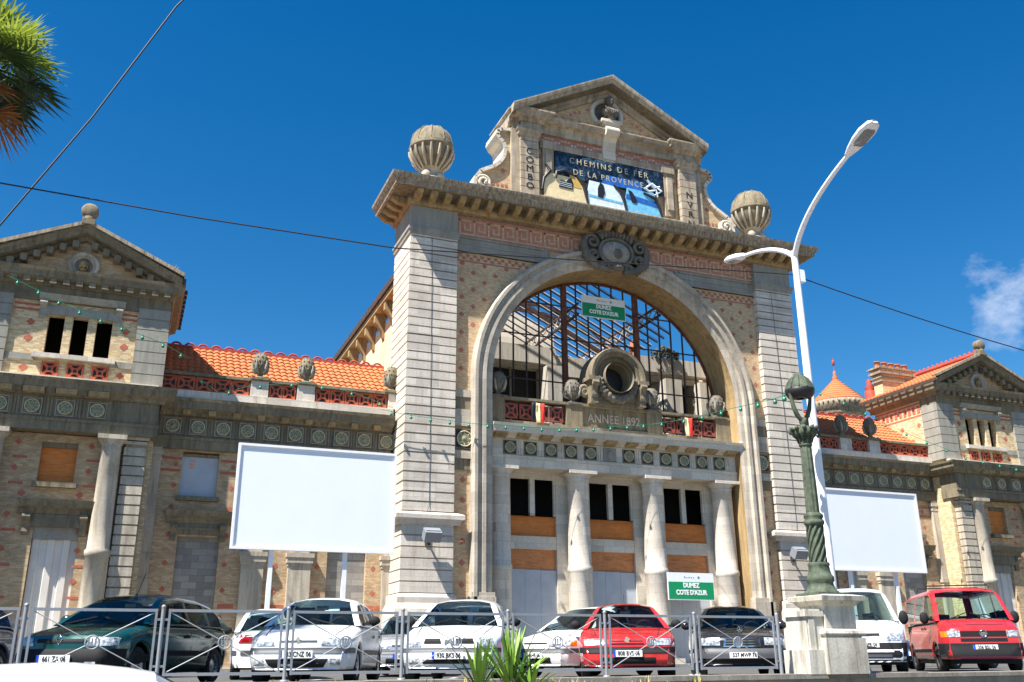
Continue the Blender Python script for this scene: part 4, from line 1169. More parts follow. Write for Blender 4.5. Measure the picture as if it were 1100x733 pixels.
def chimney():
    B = empty('chimney', (18.35,4.0,12.6), 0, 'banded brick chimney stack with orange pots beside the right gable roof', 'chimney')
    m = MB()
    m.box(-1.25,1.25,-.5,.5,0,2.7,0)
    for z in (2.0,2.35): m.box(-1.35,1.35,-.6,.6,z,z+.14,1)
    m.box(-1.45,1.45,-.7,.7,2.7,2.9,1); m.box(-1.3,1.3,-.6,.6,2.9,3.15,0); m.box(-1.5,1.5,-.75,.75,3.15,3.3,1)
    m.build('stack', [M['brick'], M['stone_stain']], B); B.scale = (.83,.6,.6)
    for i in range(5):
        m = MB(); x = -1.1+.55*i
        m.lathe([(.2,3.3),(.22,3.4),(.19,3.45),(.19,3.8),(.23,3.82),(.23,3.9),(.15,3.9),(.15,3.5)], (x,0,0), 'z', 12, 0); m.build('chimney_pot', M['tile'], B)
chimney()
m = MB(); m.lathe([(.3,0),(.3,.8),(.2,.9),(.28,1.0),(.12,1.2),(.16,1.35),(.02,1.5)], (0,0,0), 'z', 12, 0)
tag(m.build('ridge_ornament', M['tile_red'], None, (17.4,4.7,12.7)), 'small red terracotta ornament on the roof edge left of the chimney', 'roof ornament')
m = MB(); m.lathe([(.22,0),(.26,.12),(.14,.2),(.2,.32),(.24,.5),(.1,.62),(.14,.7),(.02,.86)], (0,0,0), 'z', 12, 0)
tag(m.build('terracotta_ornament', M['tile'], None, (4.2,6.25,14.42)), 'small orange terracotta ornament on the broken wall inside the arch', 'ornament')
def block(x0, x1, y0, y1, h, name, label, mat):
    B = empty(name, ((x0+x1)/2,(y0+y1)/2,0), 0, label, 'building'); OFF = -Vector(B.location)
    holes = []; z = 1.0
    nx = max(2, int((x1-x0)/2.6)); w = (x1-x0)/nx
    while z < h-2.2:
        for i in range(nx): holes.append((x0+i*w+w*.3, x0+i*w+w*.7, z+.6, z+2.2))
        z += 3.1
    m = MB(); m.wall(x0, x1, 0, h, y0, holes, .25, 0); m.box(x0, x1, y0+.6, y1, 0, h, 0); m.box(x0, x0+.2, y0+.001, y0+.6, 0, h, 0); m.box(x1-.2, x1, y0+.001, y0+.6, 0, h, 0)
    m.build('wall', mat, B).location = OFF
    m = MB(); m.sweep([(x0,y1),(x0,y0),(x1,y0),(x1,y1)], [(0,h-.4),(.3,h-.35),(.35,h),(0,h+.1)], 0); m.box(x0,x1,y0,y1,h,h+.15,0); m.build('roof', M['tile'], B).location = OFF
    z = 1.0
    while z < h-2.2:
        for i in range(nx):
            a = x0+i*w
            for c, d in ((a+w*.12,a+w*.3),(a+w*.7,a+w*.88)): q = MB(); q.box(c, d, y0-.07, y0-.02, z+.6, z+2.2, 0); q.build('shutter', M['garland'], B).location = OFF
            q = MB(); q.box(a+w*.3, a+w*.7, y0+.2, y0+.24, z+.6, z+2.2, 0); q.build('window_pane', M['glass_dark'], B).location = OFF
        q = MB()
        q.box(x0+.4,x1-.4,y0-1.0,y0-.02,z+.3,z+.45,0)
        q.box(x0+.4,x1-.4,y0-1.0,y0-.96,z+1.2,z+1.25,1)
        xx = x0+.4
        while xx < x1-.4: q.box(xx,xx+.02,y0-.99,y0-.97,z+.45,z+1.2,1); xx += .14
        q.build('balcony', [M['concrete'], M['black_iron']], B).location = OFF
        z += 3.1
pale_green = plain('pale_green_render', sr(176,196,150), .9, var=.08, scale=1)
block(47.0, 53, 20, 32, 19.2, 'apartment_block', 'pale green apartment block glimpsed past the far right gable', pale_green)

# ------------------------------------------------------------------ ground
asph = None
def ground_mat(name, a, b, c):
    m, nt, bs = newmat(name); v = coords(nt)
    base = mix(nt, noise(nt, v, .35, 6), a, b)
    f = noise(nt, v, 60, 4)
    base = mix(nt, .5, base, ramp(nt, f, [(.3, G(.55)), (.7, G(1.15))]), 'MULTIPLY')
    g = ramp(nt, noise(nt, v, 1.1, 6, .7), [(.55, G(0)), (.72, G(.5))])
    nt.links.new(mix(nt, g, base, c), bs.inputs['Base Color']); bs.inputs['Roughness'].default_value = .9; bump(nt, bs, f, .3, .01)
    return m
M['asphalt'] = ground_mat('sunbleached_asphalt', (.095,.09,.082,1), (.075,.072,.066,1), (.045,.042,.038,1))
M['earth'] = ground_mat('dusty_ground', (.12,.105,.08,1), (.09,.08,.06,1), (.06,.05,.035,1))
m = MB(); m.add([(-900,-400,-1.08),(900,-400,-1.08),(900,1200,-1.08),(-900,1200,-1.08)], [(0,1,2,3)]); tag(m.build('ground', M['earth']), kind='structure')
m = MB(); m.box(-70,70,-17.85,60,-1.07,0,0); tag(m.build('parking_lot', M['asphalt']), kind='structure')
m = MB(); m.add([(-70,-42,-1.07),(70,-42,-1.07),(70,-24.2,-1.07),(-70,-24.2,-1.07)], [(0,1,2,3)]); tag(m.build('road', M['asphalt']), kind='structure')
m = MB(); m.box(-70,70,-24.0,-20.4,-1.07,-.93,0); tag(m.build('pavement', M['concrete']), kind='structure')
m = MB(); m.box(-70,70,-24.15,-24.0,-1.07,-.92,0); tag(m.build('kerb', M['stone']), kind='structure')
m = MB(); m.box(-70,70,-20.4,-18.35,-1.07,-.12,0); tag(m.build('planting_bed', M['earth']), kind='structure')
m = MB(); m.box(-70,70,-.9,2.0,0,.14,0); tag(m.build('forecourt_step', M['stone_grey']), kind='structure')
# bay lines on the parking lot
m = MB()
for i in range(14):
    x = -22+i*2.9; m.add([(x,-16.4,.004),(x+.1,-16.4,.004),(x+2.4,-12,.004),(x+2.3,-12,.004)], [(0,1,2,3)])
tag(m.build('parking_marking', M['letter']), kind='structure')
# low wall under the fence
W = MB()
rr = random.Random(3)
x = -30.0
W.box(-30, 20, -18.34, -17.86, -1.06, .03, 0)
while x < 20:
    w = rr.uniform(1.1, 1.7); W.box(x+.006, x+w-.006, -18.4, -17.8, .03, .105+rr.uniform(-.008,.004), 1); x += w
tag(W.build('low_wall', [M['stone_grey'], M['concrete']]), 'low concrete capped wall carrying the grey fence', 'wall')
# weeds along the wall
def tuft(mb, x, y, z, h, n, sp, m=0, w=.012, r_=rnd):
    for i in range(n):
        a = r_.uniform(0, 2*PI); l = h*r_.uniform(.5, 1); d = sp*r_.uniform(.3, 1)
        px, py = x+r_.uniform(-.08,.08), y+r_.uniform(-.08,.08)
        q = [(px, py, z), (px+.4*d*math.cos(a), py+.4*d*math.sin(a), z+.65*l), (px+d*math.cos(a), py+d*math.sin(a), z+l)]
        s = Vector((-math.sin(a), math.cos(a), 0))*w
        mb.add([Vector(q[0])-s, Vector(q[0])+s, Vector(q[1])+s*.8, Vector(q[1])-s*.8, q[2]], [(0,1,2,3),(3,2,4)], m)
dry = plain('dry_grass', sr(176,160,92), .8, var=.3); grn = plain('weed_green', sr(96,120,50), .8, var=.3)
Wd = MB()
for i in range(90):
    x = rnd.uniform(-20, -9); tuft(Wd, x, rnd.uniform(-18.7,-18.45), -.12, rnd.uniform(.1,.32), 9, .1, rnd.randint(0,1))
tag(Wd.build('weeds', [dry, grn]), 'sparse dry weeds growing along the low wall', 'weeds', None, 'stuff')

# ------------------------------------------------------------------ fence
FY = -18.06
def barrier():
    B = empty('barrier', (0,0,0))
    w = 1.68; z0 = .335
    p = MB(); p.tube([(0,0,z0),(0,0,1.31)], .026, 10, 0); p.ball((0,0,1.315), .032, 0, 10, 5); p.lathe([(.06,z0),(.06,z0+.02),(.035,z0+.025)], (0,0,0), 'z', 10, 0)
    p.build('post', M['fence'], B)
    f = MB(); a, b = .085, w-.085; t = .015
    f.box(a-t,a+t,-t,t,.42,1.29,0); f.box(b-t,b+t,-t,t,.42,1.29,0); f.box(a+t,b-t,-t*.9,t*.9,1.25,1.288,0); f.box(a+t,b-t,-t*.9,t*.9,.425,.465,0)
    for z in (.55,1.15): f.box(.02,a-t,-.012,.012,z-.015,z+.015,0); f.box(b+t,w-.02,-.012,.012,z-.015,z+.015,0)
    f.build('frame', M['fence'], B)
    c = MB(); cx, cz = w/2, .855
    for s in (-1, 1):
        for q in (-1, 1):
            dx, dz = s*(w/2-.105), q*.385; l = math.hypot(dx, dz); k = .085/l
            c.tube([(cx+dx*k,0,cz+dz*k),(cx+dx,0,cz+dz)], .0075, 6, 0)
    c.build('cross_bars', M['fence_cross'], B)
    e = MB()
    e.tube([(cx+.085*math.cos(a*PI/12),0,cz+.085*math.sin(a*PI/12)) for a in range(24)], .011, 6, 0, closed=True)
    e.box(cx-.05,cx+.05,-.006,.006,cz-.05,cz-.03,0)
    for d in (-.04, 0, .04): e.box(cx+d-.012,cx+d+.012,-.006,.006,cz-.03,cz+.045,0); e.ball((cx+d,0,cz+.05), .014, 0, 6, 4)
    e.build('emblem', M['fence'], B)
    return B
bars = ['grey crossed bar fence panel in front of the dark blue car','grey crossed bar fence panel across the green hatchback bonnet','grey crossed bar fence panel before the green hatchback tail and white car front','grey crossed bar fence panel across the first white hatchback',
        'grey crossed bar fence panel between the two white hatchbacks','grey crossed bar fence panel behind the spiky green plant','grey crossed bar fence panel before the red saloon car','grey crossed bar fence panel in front of the black saloon car']
B0 = barrier()
x0 = -17.721-.083*14
for i in range(-1, 7):
    o = B0 if i == -1 else copy_tree(B0)
    o.location = (x0+1.68*i, FY, -.232); tag(o, bars[i+1], 'fence panel', 'fence panels along the low wall')
p = MB(); p.tube([(0,0,.335),(0,0,1.31)], .032, 10, 0); p.ball((0,0,1.315), .032, 0, 10, 5)
tag(p.build('fence_post', M['fence'], None, (x0+1.68*7, FY, -.232)), 'grey round end post of the fence beside the stone pedestal', 'post')

# ------------------------------------------------------------------ billboards
def billboard(x0, x1, z0, z1, y, lx, label):
    B = empty('billboard', ((x0+x1)/2, y, 0), 0, label, 'billboard', 'blank white billboards'); c = (x0+x1)/2
    m = MB(); t = .07
    for a, b, e, f in ((x0,x1,z0,z0+t),(x0,x1,z1-t,z1),(x0,x0+t,z0+t,z1-t),(x1-t,x1,z0+t,z1-t)): m.box(a-c, b-c, -.06, .06, e, f, 0)
    m.build('frame', M['white_metal'], B)
    m = MB(); m.box(x0-c+t, x1-c-t, -.02, .05, z0+t, z1-t, 0)
    m.build('panel', [M['panel'], M['panel']], B)
    for xx in lx:
        m = MB(); m.box(xx-c-.06, xx-c+.06, .06, .18, 0, z1-.3, 0); m.box(xx-c-.15, xx-c+.15, -.05, .3, 0, .02, 0); m.build('post', M['white_metal'], B)
    m = MB()
    for i in range(3): zz = z0+.4+i*(z1-z0-.8)/2; m.box(x0-c+.1, x1-c-.1, .05, .1, zz-.04, zz+.04, 0)
    m.build('brace', M['fence'], B)
billboard(-15.19, -10.57, 3.28, 6.24, -5, (-14.05,-11.97), 'blank white billboard left of the great arch')
billboard(5.25, 9.63, 3.25, 6.17, -5, (6.21,8.26), 'blank white billboard right of the great arch above the white van')

# ------------------------------------------------------------------ green signs
def sign(x, y, z, w, h, name, label, sc):
    B = empty(name, (x,y,z), 0, label, 'sign', 'green and white contractor signs')
    m = MB(); m.box(-w/2,w/2,-.02,.02,-h/2,h/2,0); m.build('board', M['sign_white'], B)
    m = MB(); m.box(-w/2+.03,w/2-.03,-.026,-.021,-h/2+.04,h*.16,0); m.build('green_field', M['sign_green'], B)
    text_mesh('DUMEZ', h*.24, M['letter'], 'lettering', B, .003, (0,-.03,h*.03), sx=sc, bold=.012)
    text_mesh("COTE D'AZUR", h*.24, M['letter'], 'lettering', B, .003, (0,-.03,-h*.23), sx=sc, bold=.012)
    m = MB(); q = h*.33
    for i, l in enumerate((.09,.05,.07,.06,.05)): m.box(-.3+i*.1,-.3+i*.1+.05,-.024,-.021,q-.03,q-.03+l*.7,0)
    m.prism([(.3,q),(.36,q+.06),(.42,q),(.36,q-.06)], -.024, -.021, 'y', 0); m.build('small_print', M['sign_grey'], B)
sign(.14, 1.54, 14.72, 2.12, .98, 'contractor_sign', "green and white contractor sign hung in the iron glazing of the arch", .92)
sign(2.85, .3, 3.0, 2.1, 1.04, 'contractor_sign', "green and white contractor sign between the portico columns at ground level", .86)

# ------------------------------------------------------------------ flags on the balcony
def flag(x, label):
    B = empty('flag', (x,.5,9.1), 0, label, 'flag', 'faded tricolour flags on the balcony')
    for nm, i, c in (('blue_stripe',0,sr(24,28,44)),('white_stripe',1,sr(232,214,160)),('red_stripe',2,sr(214,44,32))):
        m = MB(); v = []
        for k in range(5):
            for j in range(7): v.append((-.27+.18*i+.18*k/4, .0-.03*math.sin(k*.9+i*2+j*.5), .78-.13*j))
        f = [(k*7+j, k*7+j+1, (k+1)*7+j+1, (k+1)*7+j) for k in range(4) for j in range(6)]
        m.add(v, f, 0, True); o = m.build(nm, plain('flag_'+nm, c, .8, var=.1), B)
        sm = o.modifiers.new('s', 'SOLIDIFY'); sm.thickness = .006
flag(-3.48, 'small faded tricolour flag on the balcony left of the dated panel'); flag(3.3, 'small faded tricolour flag on the balcony right of the dated panel')
# floodlights on the piers
for x, z, l in ((-8.03, 4.36, 'grey floodlight fixed to the left pier of the arch'), (7.6, 4.26, 'grey floodlight fixed to the right pier of the arch')):
    B = empty('floodlight', (x,-.04,z), 0, l, 'floodlight', 'floodlights on the piers')
    m = MB(); m.bar((0,.03,-.1),(.0,-.3,-.05),.06,.06,0); m.box(-.1,.1,0,.05,-.2,.05,0); m.build('bracket', M['grey_plastic'], B)
    m = MB(); m.obox((.02,-.42,.1),(.3,0,0),(0,.16,.1),(0,-.1,.16),0); m.obox((.02,-.46,.22),(.26,0,0),(0,.1,.06),(0,-.05,.08),0); m.build('housing', M['fence'], B)
    m = MB(); m.obox((.02,-.57,.02),(.26,0,0),(0,.006,.004),(0,-.08,.13),0); m.build('glass', M['lamp_glass'], B)

# ------------------------------------------------------------------ lamp posts
def pedestal():
    B = empty('stone_pedestal', (-6.02,-18.06,.1), 0, 'weathered stone pedestal under the ornate green lamp post', 'pedestal')
    m = MB()
    m.box(-.62,.62,-.62,.62,0,.75,0); m.box(-.55,.55,-.55,.55,.75,.8,0)
    m.sweep([(-.5,-.5),(.5,-.5),(.5,.5),(-.5,.5)], [(0,.78),(.12,.8),(.14,.84),(.12,.9),(0,.94)], 0, closed=True)
    m.box(-.48,.48,-.48,.48,.8,1.52,0)
    m.sweep([(-.48,-.48),(.48,-.48),(.48,.48),(-.48,.48)], [(0,1.42),(.06,1.46),(.1,1.52),(.2,1.54),(.22,1.64),(0,1.68)], 0, closed=True)
    m.box(-.48,.48,-.48,.48,1.5,1.67,0)
    m.build('block', M['plinth'], B); B.scale = (.69,.69,.79)
    m = MB(); m.box(-1.02,-.5,-.4,.4,0,1.2,0); m.box(-1.08,-.5,-.46,.46,1.2,1.32,0); m.box(-1.0,-.52,-.36,.36,1.32,1.36,0)
    m.box(-1.1,-.6,-.5,.5,0,.5,0); m.box(-.98,-.8,-.44,-.38,.5,1.15,0)
    m.build('side_block', M['plinth'], B)
    m = MB(); m.prism([(.5,0),(.98,0),(.56,1.2),(.5,1.2)], -.3, .3, 'y', 0); m.build('buttress', M['plinth'], B)
M['plinth'] = stone('lichened_pedestal_stone', sr(214,208,194), sr(190,184,170), sr(92,84,72), .8, .5)
pedestal()
def old_lamp():
    B = empty('ornate_lamp_post', (-6.09,-18.06,1.42), 0, 'ornate green cast iron lamp post with a fluted shaft on the stone pedestal', 'lamp post')
    m = MB()
    m.lathe([(.4,0),(.4,.08),(.35,.1),(.3,.2),(.29,.26),(.32,.3),(.32,.38),(.28,.42),(.25,.52),(.24,.6),(.26,.63),(.24,.68)], (0,0,0), 'z', 24, 0); m.box(-.42,.42,-.42,.42,-.0,.05,0)
    m.build('base', M['cast_iron'], B)
    m = MB(); m.lathe([(.175,.66),(.17,1.5)], (0,0,0), 'z', 24, 0)
    for k in range(9):
        a0 = k*2*PI/9
        m.tube([(.178*math.cos(a0+t*.16), .178*math.sin(a0+t*.16), .68+.8*t/14) for t in range(15)], .034, 6, 0)
    m.lathe([(.2,1.46),(.24,1.5),(.24,1.56),(.2,1.6),(.23,1.64),(.23,1.69),(.17,1.74)], (0,0,0), 'z', 24, 0)
    m.build('twisted_drum', M['cast_iron'], B)
    m = MB(); v = []; n = 40
    for z, r in ((1.72,.165),(2.4,.158),(3.2,.14)):
        for i in range(n):
            a = 2*PI*i/n; q = r*(1-.1*(1 if i % 4 in (0,) else 0)-.05*(1 if i % 4 in (1,3) else 0)); v.append((q*math.cos(a), q*math.sin(a), z))
    m.add(v, [(j*n+i, j*n+(i+1)%n, (j+1)*n+(i+1)%n, (j+1)*n+i) for j in range(2) for i in range(n)], 0, False)
    m.build('fluted_shaft', M['cast_iron'], B)
    m = MB(); m.lathe([(.14,3.2),(.17,3.23),(.15,3.27),(.16,3.4),(.2,3.5),(.28,3.56),(.3,3.6),(.2,3.64),(.08,3.66),(.07,3.72),(.1,3.76),(.06,3.82)], (0,0,0), 'z', 20, 0)
    for k in range(10):
        a = k*PI/5; m.ball((.23*math.cos(a),.23*math.sin(a),3.52), .085, 0, 7, 5, sc=(1,1,1.3)); m.ball((.31*math.cos(a+.3),.31*math.sin(a+.3),3.6), .055, 0, 6, 4)
        m.tube([(.15*math.cos(a),.15*math.sin(a),3.28),(.2*math.cos(a),.2*math.sin(a),3.4),(.27*math.cos(a),.27*math.sin(a),3.46)], .025, 5, 0)
    for s in (-1, 1): m.tube([(s*.2,0,3.56),(s*.42,0,3.58),(s*.46,0,3.5),(s*.4,0,3.46)], .04, 6, 0)
    m.build('capital', M['cast_iron'], B)
    for s in (-1, 1):
        m = MB(); m.tube([(s*.03,0,3.78),(s*.16,0,3.92),(s*.24,0,4.08),(s*.29,0,4.3),(s*.31,0,4.46)], [.05,.06,.055,.045,.05], 8, 0); m.build('arm', M['cast_iron'], B)
    m = MB(); m.lathe([(.1,4.3),(.3,4.34),(.36,4.42),(.37,4.5),(.34,4.53)], (0,0,0), 'z', 22, 1)
    m.lathe([(.36,4.5),(.33,4.6),(.26,4.72),(.16,4.8),(.12,4.84),(.12,4.88),(.05,4.92),(.001,4.93)], (0,0,0), 'z', 22, 0)
    for k in range(11):
        a = 2*PI*k/11; m.tube([(r*math.cos(a), r*math.sin(a), z) for r, z in ((.36,4.52),(.33,4.61),(.26,4.73),(.15,4.81))], .022, 5, 0)
    m.build('lantern_hood', [M['cast_iron'], M['black_iron']], B); B.scale = (.76,.76,.85)
old_lamp()
def street_lamp():
    B = empty('street_lamp', (-5.34,-17.46,0), 0, 'tall white street lamp with two curved arms behind the ornate lamp post', 'street lamp')
    m = MB(); m.tube([(0,0,0),(0,0,3),(0,0,6),(0,0,8.55)], [.1,.092,.08,.068], 16, 0); m.lathe([(.2,0),(.2,.03),(.11,.05)], (0,0,0), 'z', 14, 0); m.build('pole', M['white_metal'], B)
    m = MB(); m.box(.05,.17,-.06,.06,7.85,8.12,0); m.build('junction_box', M['white_metal'], B)
    for end, mid in (((-.47,-2.42,9.5),(-.4,-1.05,9.02)), ((.38,2.23,9.42),(.2,1.2,8.95))):
        a = MB(); P0 = Vector((0,0,8.42)); P1 = Vector(mid); P2 = Vector(end); pts = []
        for i in range(15):
            t = i/14; pts.append((1-t)**2*P0+2*t*(1-t)*Vector((P1.x*.6,P1.y*.6,P1.z+.12))+t*t*P2)
        a.tube(pts, [.062-.02*i/14 for i in range(15)], 10, 0)
        arm = a.build('arm', M['white_metal'], B)
        d = (P2-pts[-2]); d.normalize(); sd = d.cross(Vector((0,0,1))).normalized(); up = sd.cross(d)
        h = MB(); v = []; n = 14; L = .95
        prof = [(0,.06,.06),(.08,.08,.08),(.2,.12,.1),(.45,.17,.13),(.7,.185,.13),(.88,.14,.1),(.95,.06,.05)]
        for t, w, q in prof:
            for k in range(n):
                an = 2*PI*k/n; z = math.sin(an)*q; z = z if z > 0 else z*.45
                v.append(P2+d*(t-.08)+sd*math.cos(an)*w+up*z)
        k = len(prof)
        h.add(v, [(j*n+i, (j+1)*n+i, (j+1)*n+(i+1)%n, j*n+(i+1)%n) for j in range(k-1) for i in range(n)]+[tuple(range(n)), tuple(range((k-1)*n, k*n))][:2], 0, True)
        hd = h.build('lamp_head', M['white_metal'], arm)
        g = MB(); v = []; 
        for j in range(5):
            for i in range(9):
                t = .34+.46*i/8; wv = (.12 if 0 < i < 8 else .08)*(j-2)/2
                v.append(P2+d*(t-.08)+sd*wv-up*(.055+.035*(1-((j-2)/2)**2)*math.sin(PI*i/8)))
        g.add(v, [(j*9+i, j*9+i+1, (j+1)*9+i+1, (j+1)*9+i) for j in range(4) for i in range(8)], 0, True)
        g.build('lamp_cover', M['lamp_glass'], arm)
street_lamp()

# ------------------------------------------------------------------ cables and garlands
def cable(name, pts, r, label, sag=0.0, cat='cable', mat='cable'):
    P = [Vector(p) for p in pts]; out = []
    for a, b in zip(P, P[1:]):
        for i in range(12):
            t = i/12; q = a.lerp(b, t); q.z -= sag*4*t*(1-t); out.append(q)
    out.append(P[-1]); m = MB(); m.tube(out, r, 6, 0)
    return tag(m.build(name, M[mat]), label, cat), out
cable('overhead_cable', [(-23.0,-14.06,2.9),(-20.64,-14.06,8.02),(-19.4,-14.06,10.6),(-18.14,-14.06,13.6),(-16.21,-14.06,16.96),(-13.5,-14.06,21.5)], .018, 'dark cable crossing the top left sky steeply past the palm')
cable('overhead_cable', [(-23,-17.4,7.32),(-20.19,-17.4,7.3),(-17.36,-17.4,7.23),(-14.01,-17.4,7.23),(-10.08,-17.4,7.6),(-5.3,-17.44,8.02)], .012, 'thin cable running across the facade to the white street lamp')
cable('overhead_cable', [(-5.3,-17.44,7.98),(.97,-17.4,7.1),(9,-17.4,6.3)], .012, 'thin cable sagging from the white street lamp past the chimney gable', .05)
def garland(pts, label, n):
    B = empty('bulb_garland', pts[0], 0, label, 'string lights', 'green bulb garlands'); O = Vector(pts[0])
    P = [Vector(p)-O for p in pts]; m = MB(); m.tube(P, .009, 5, 0); m.build('wire', M['garland'], B)
    L = [0]
    for a, b in zip(P, P[1:]): L.append(L[-1]+(b-a).length)
    first = None
    for i in range(n):
        d = L[-1]*(i+.5)/n; k = max(j for j in range(len(P)-1) if L[j] <= d); t = (d-L[k])/(L[k+1]-L[k]); q = P[k].lerp(P[k+1], t)
        if first is None:
            b = MB(); b.lathe([(.02,.02),(.03,-.02),(.026,-.04),(.05,-.07),(.055,-.1),(.04,-.14),(.001,-.15)], (0,0,0), 'z', 10, 0); first = b.build('bulb', M['garland'], B)
            o = first
        else:
            o = first.copy(); COL.objects.link(o); o.parent = B
        o.location = q
garland([(-22.32,-.8,11.97),(-21.42,-.8,11.6),(-20.67,-.8,11.28),(-19.93,-.8,11.0),(-19.18,-.8,10.78),(-18.33,-.8,10.53),(-17.49,-.8,10.27),(-16.59,-.4,9.96)], 'green bulb garland slung across the gabled pavilion nearest the palm', 9)
garland([(-16.5,1.0,9.98),(-15.46,.9,9.2),(-14.39,.9,9.6),(-12.45,.9,9.9),(-10.72,.9,9.7),(-9.2,.9,9.25)], 'green bulb garland along the wing parapet beside the left billboard', 7)
garland([(-9.94,-.3,8.84),(-9.11,-.3,8.74),(-7.42,-.3,8.65),(-6.55,-.3,8.62),(-4.84,-.3,8.66),(-3.18,-.3,8.7),(-1.38,-.3,8.88),(1.07,-.4,9.21)], 'green bulb garland along the portico cornice under the dated panel', 15)
garland([(1.07,-.4,9.21),(.49,-4,8.54),(-1.06,-9,7.59),(-2.78,-13,6.67),(-5.9,-17.9,5.33)], 'green bulb garland rising from the balcony to the ornate lamp post', 9)
garland([(9.2,-.2,11.6),(9.95,-.6,11.2),(11.25,-.8,10.75),(12.71,-.8,10.14),(14.38,-.9,9.62),(15.67,-.9,9.3),(17.26,-.9,8.9),(21.02,-.6,8.64)], 'green bulb garland along the parapet of the wing with the conical turret', 11)
# ------------------------------------------------------------------ vehicles
def interp(tab, x):
    if x <= tab[0][0]: return tab[0][1]
    for (a, p), (b, q) in zip(tab, tab[1:]):
        if x <= b:
            t = (x-a)/(b-a); t = t*t*(3-2*t)*.5+t*.5
            return p+(q-p)*t
    return tab[-1][1]
def make_car(name, label, cat, group, P, c, loc, th):
    """P: profile dict. Local frame: nose at y=0 pointing to -y, tail at y=L."""
    root = empty(name, loc, -th, label, cat, group); root.scale = (P.get('sc', 1),)*3
    L, W = P['L'], P['W']; hw = W/2
    top = P['top']; wid = P.get('wid') or [(0,hw-.17),(.12,hw-.08),(.45,hw-.015),(1.0,hw),(L-1,hw),(L-.3,hw-.04),(L,hw-.14)]
    yf, yr = P['yf'], P['yr']; R = P.get('R', .3); AR = R+.055
    sill = P.get('sill', .24); bow = P.get('bow', .16); rb = P.get('rbow', .1)
    ys = sorted({0.0, .02, .05, .1, .16, L, L-.02, L-.06, L-.14} | {round(.06*i, 3) for i in range(int(L/.06)+1)} | {round(y0+AR*math.cos(k*PI/12), 3) for y0 in (yf, yr) for k in range(13)})
    ys = [y for y in ys if 0 <= y <= L]
    NS = 7
    ring = []
    def off(x, y, z, w):
        u = min(abs(x)/hw, 1); dy = 0
        k = max(0, 1-y/.9); dy += bow*u*u*k
        k2 = max(0, 1-(L-y)/.9); dy -= rb*u*u*k2
        if y < .35:
            kk = 1-y/.35
            dy += kk*(P.get('rake', .05)*max(0, (z-.5)/.4)) - kk*.05*(1 if z < .52 else 0)*(1 if z > .3 else .3)
        return y+dy
    V = []; F = []; secs = []
    for y in ys:
        zt = interp(top, y); w = interp(wid, y)
        zb = sill
        for y0 in (yf, yr):
            d = abs(y-y0)
            if d < AR: zb = max(zb, R+.0+math.sqrt(AR*AR-d*d))
        zs = zt-.09; half = []
        zb = min(zb, zs-.08)
        half.append((w-.05, zb))
        for i in range(NS+1):
            z = zb+(zs-zb)*i/NS
            bulge = .055*((z-.58)/.45)**2
            half.append((w-bulge-(.012 if i == 0 else 0), z))
        w2 = half[-1][0]
        half += [(w2-.025, zt-.045), (w2-.075, zt-.012), (w2-.2, zt+.006), (w2*.45, zt+.018), (0, zt+.022)]
        full = [(-x, z) for x, z in half]+[(x, z) for x, z in half[-2::-1]]
        secs.append([(x, off(x, y, z, w), z) for x, z in full])
    k = len(secs[0])
    body = MB()
    body.add([p for s in secs for p in s], [(i*k+j, i*k+j+1, (i+1)*k+j+1, (i+1)*k+j) for i in range(len(secs)-1) for j in range(k-1)], 0, True)
    # noses
    for idx, y in ((0, 0.0), (-1, L)):
        s = secs[idx]; hk = k//2; rows = []
        for j in range(hk+1):
            xl, _, z = s[j]; xr = s[k-1-j][0]
            rows.append([(xl+(xr-xl)*t/8, off(xl+(xr-xl)*t/8, y, z, hw), z) for t in range(9)])
        v = [p for r in rows for p in r]; f = []
        for j in range(hk):
            for t in range(8): f.append((j*9+t, j*9+t+1, (j+1)*9+t+1, (j+1)*9+t) if idx == 0 else (j*9+t, (j+1)*9+t, (j+1)*9+t+1, j*9+t+1))
        body.add(v, f, 0, True)
    bo = body.build('body', [c], root)
    bv = BVHTree.FromPolygons([Vector(v) for v in body.v], body.f)
    # underside
    u = MB(); u.box(-hw+.2, hw-.2, .15, L-.15, .2, .42, 0); u.box(-hw+.08, hw-.08, yf+AR+.05, yr-AR-.05, .2, .4, 0)
    for y0 in (yf, yr): u.box(-hw+.24, hw-.24, y0-AR, y0+AR, .3, .8 if y0 == yf else .75, 0)
    u.build('underbody', M['black_plastic'], root)
    def front(name, x0, x1, z0, z1, mat, o=.008, nx=8, nz=3, x0t=None, x1t=None, par=None, d=1, mb=None):
        """patch draped on the nose (d=1) or the tail (d=-1)"""
        x0t = x0 if x0t is None else x0t; x1t = x1 if x1t is None else x1t; v = []
        for j in range(nz+1):
            t = j/nz; z = z0+(z1-z0)*t; a = x0+(x0t-x0)*t; b = x1+(x1t-x1)*t
            for i in range(nx+1):
                x = a+(b-a)*i/nx
                h = bv.ray_cast(Vector((x, -2 if d > 0 else L+2, z)), Vector((0, d, 0)))
                y = h[0].y if h[0] is not None else (.3 if d > 0 else L-.3)
                v.append((x, y-d*o, z))
        own = mb is None; mb = mb or MB()
        mb.add(v, [(j*(nx+1)+i, j*(nx+1)+i+1, (j+1)*(nx+1)+i+1, (j+1)*(nx+1)+i) for j in range(nz) for i in range(nx)], 0, True)
        if own: return mb.build(name, mat, par or root)
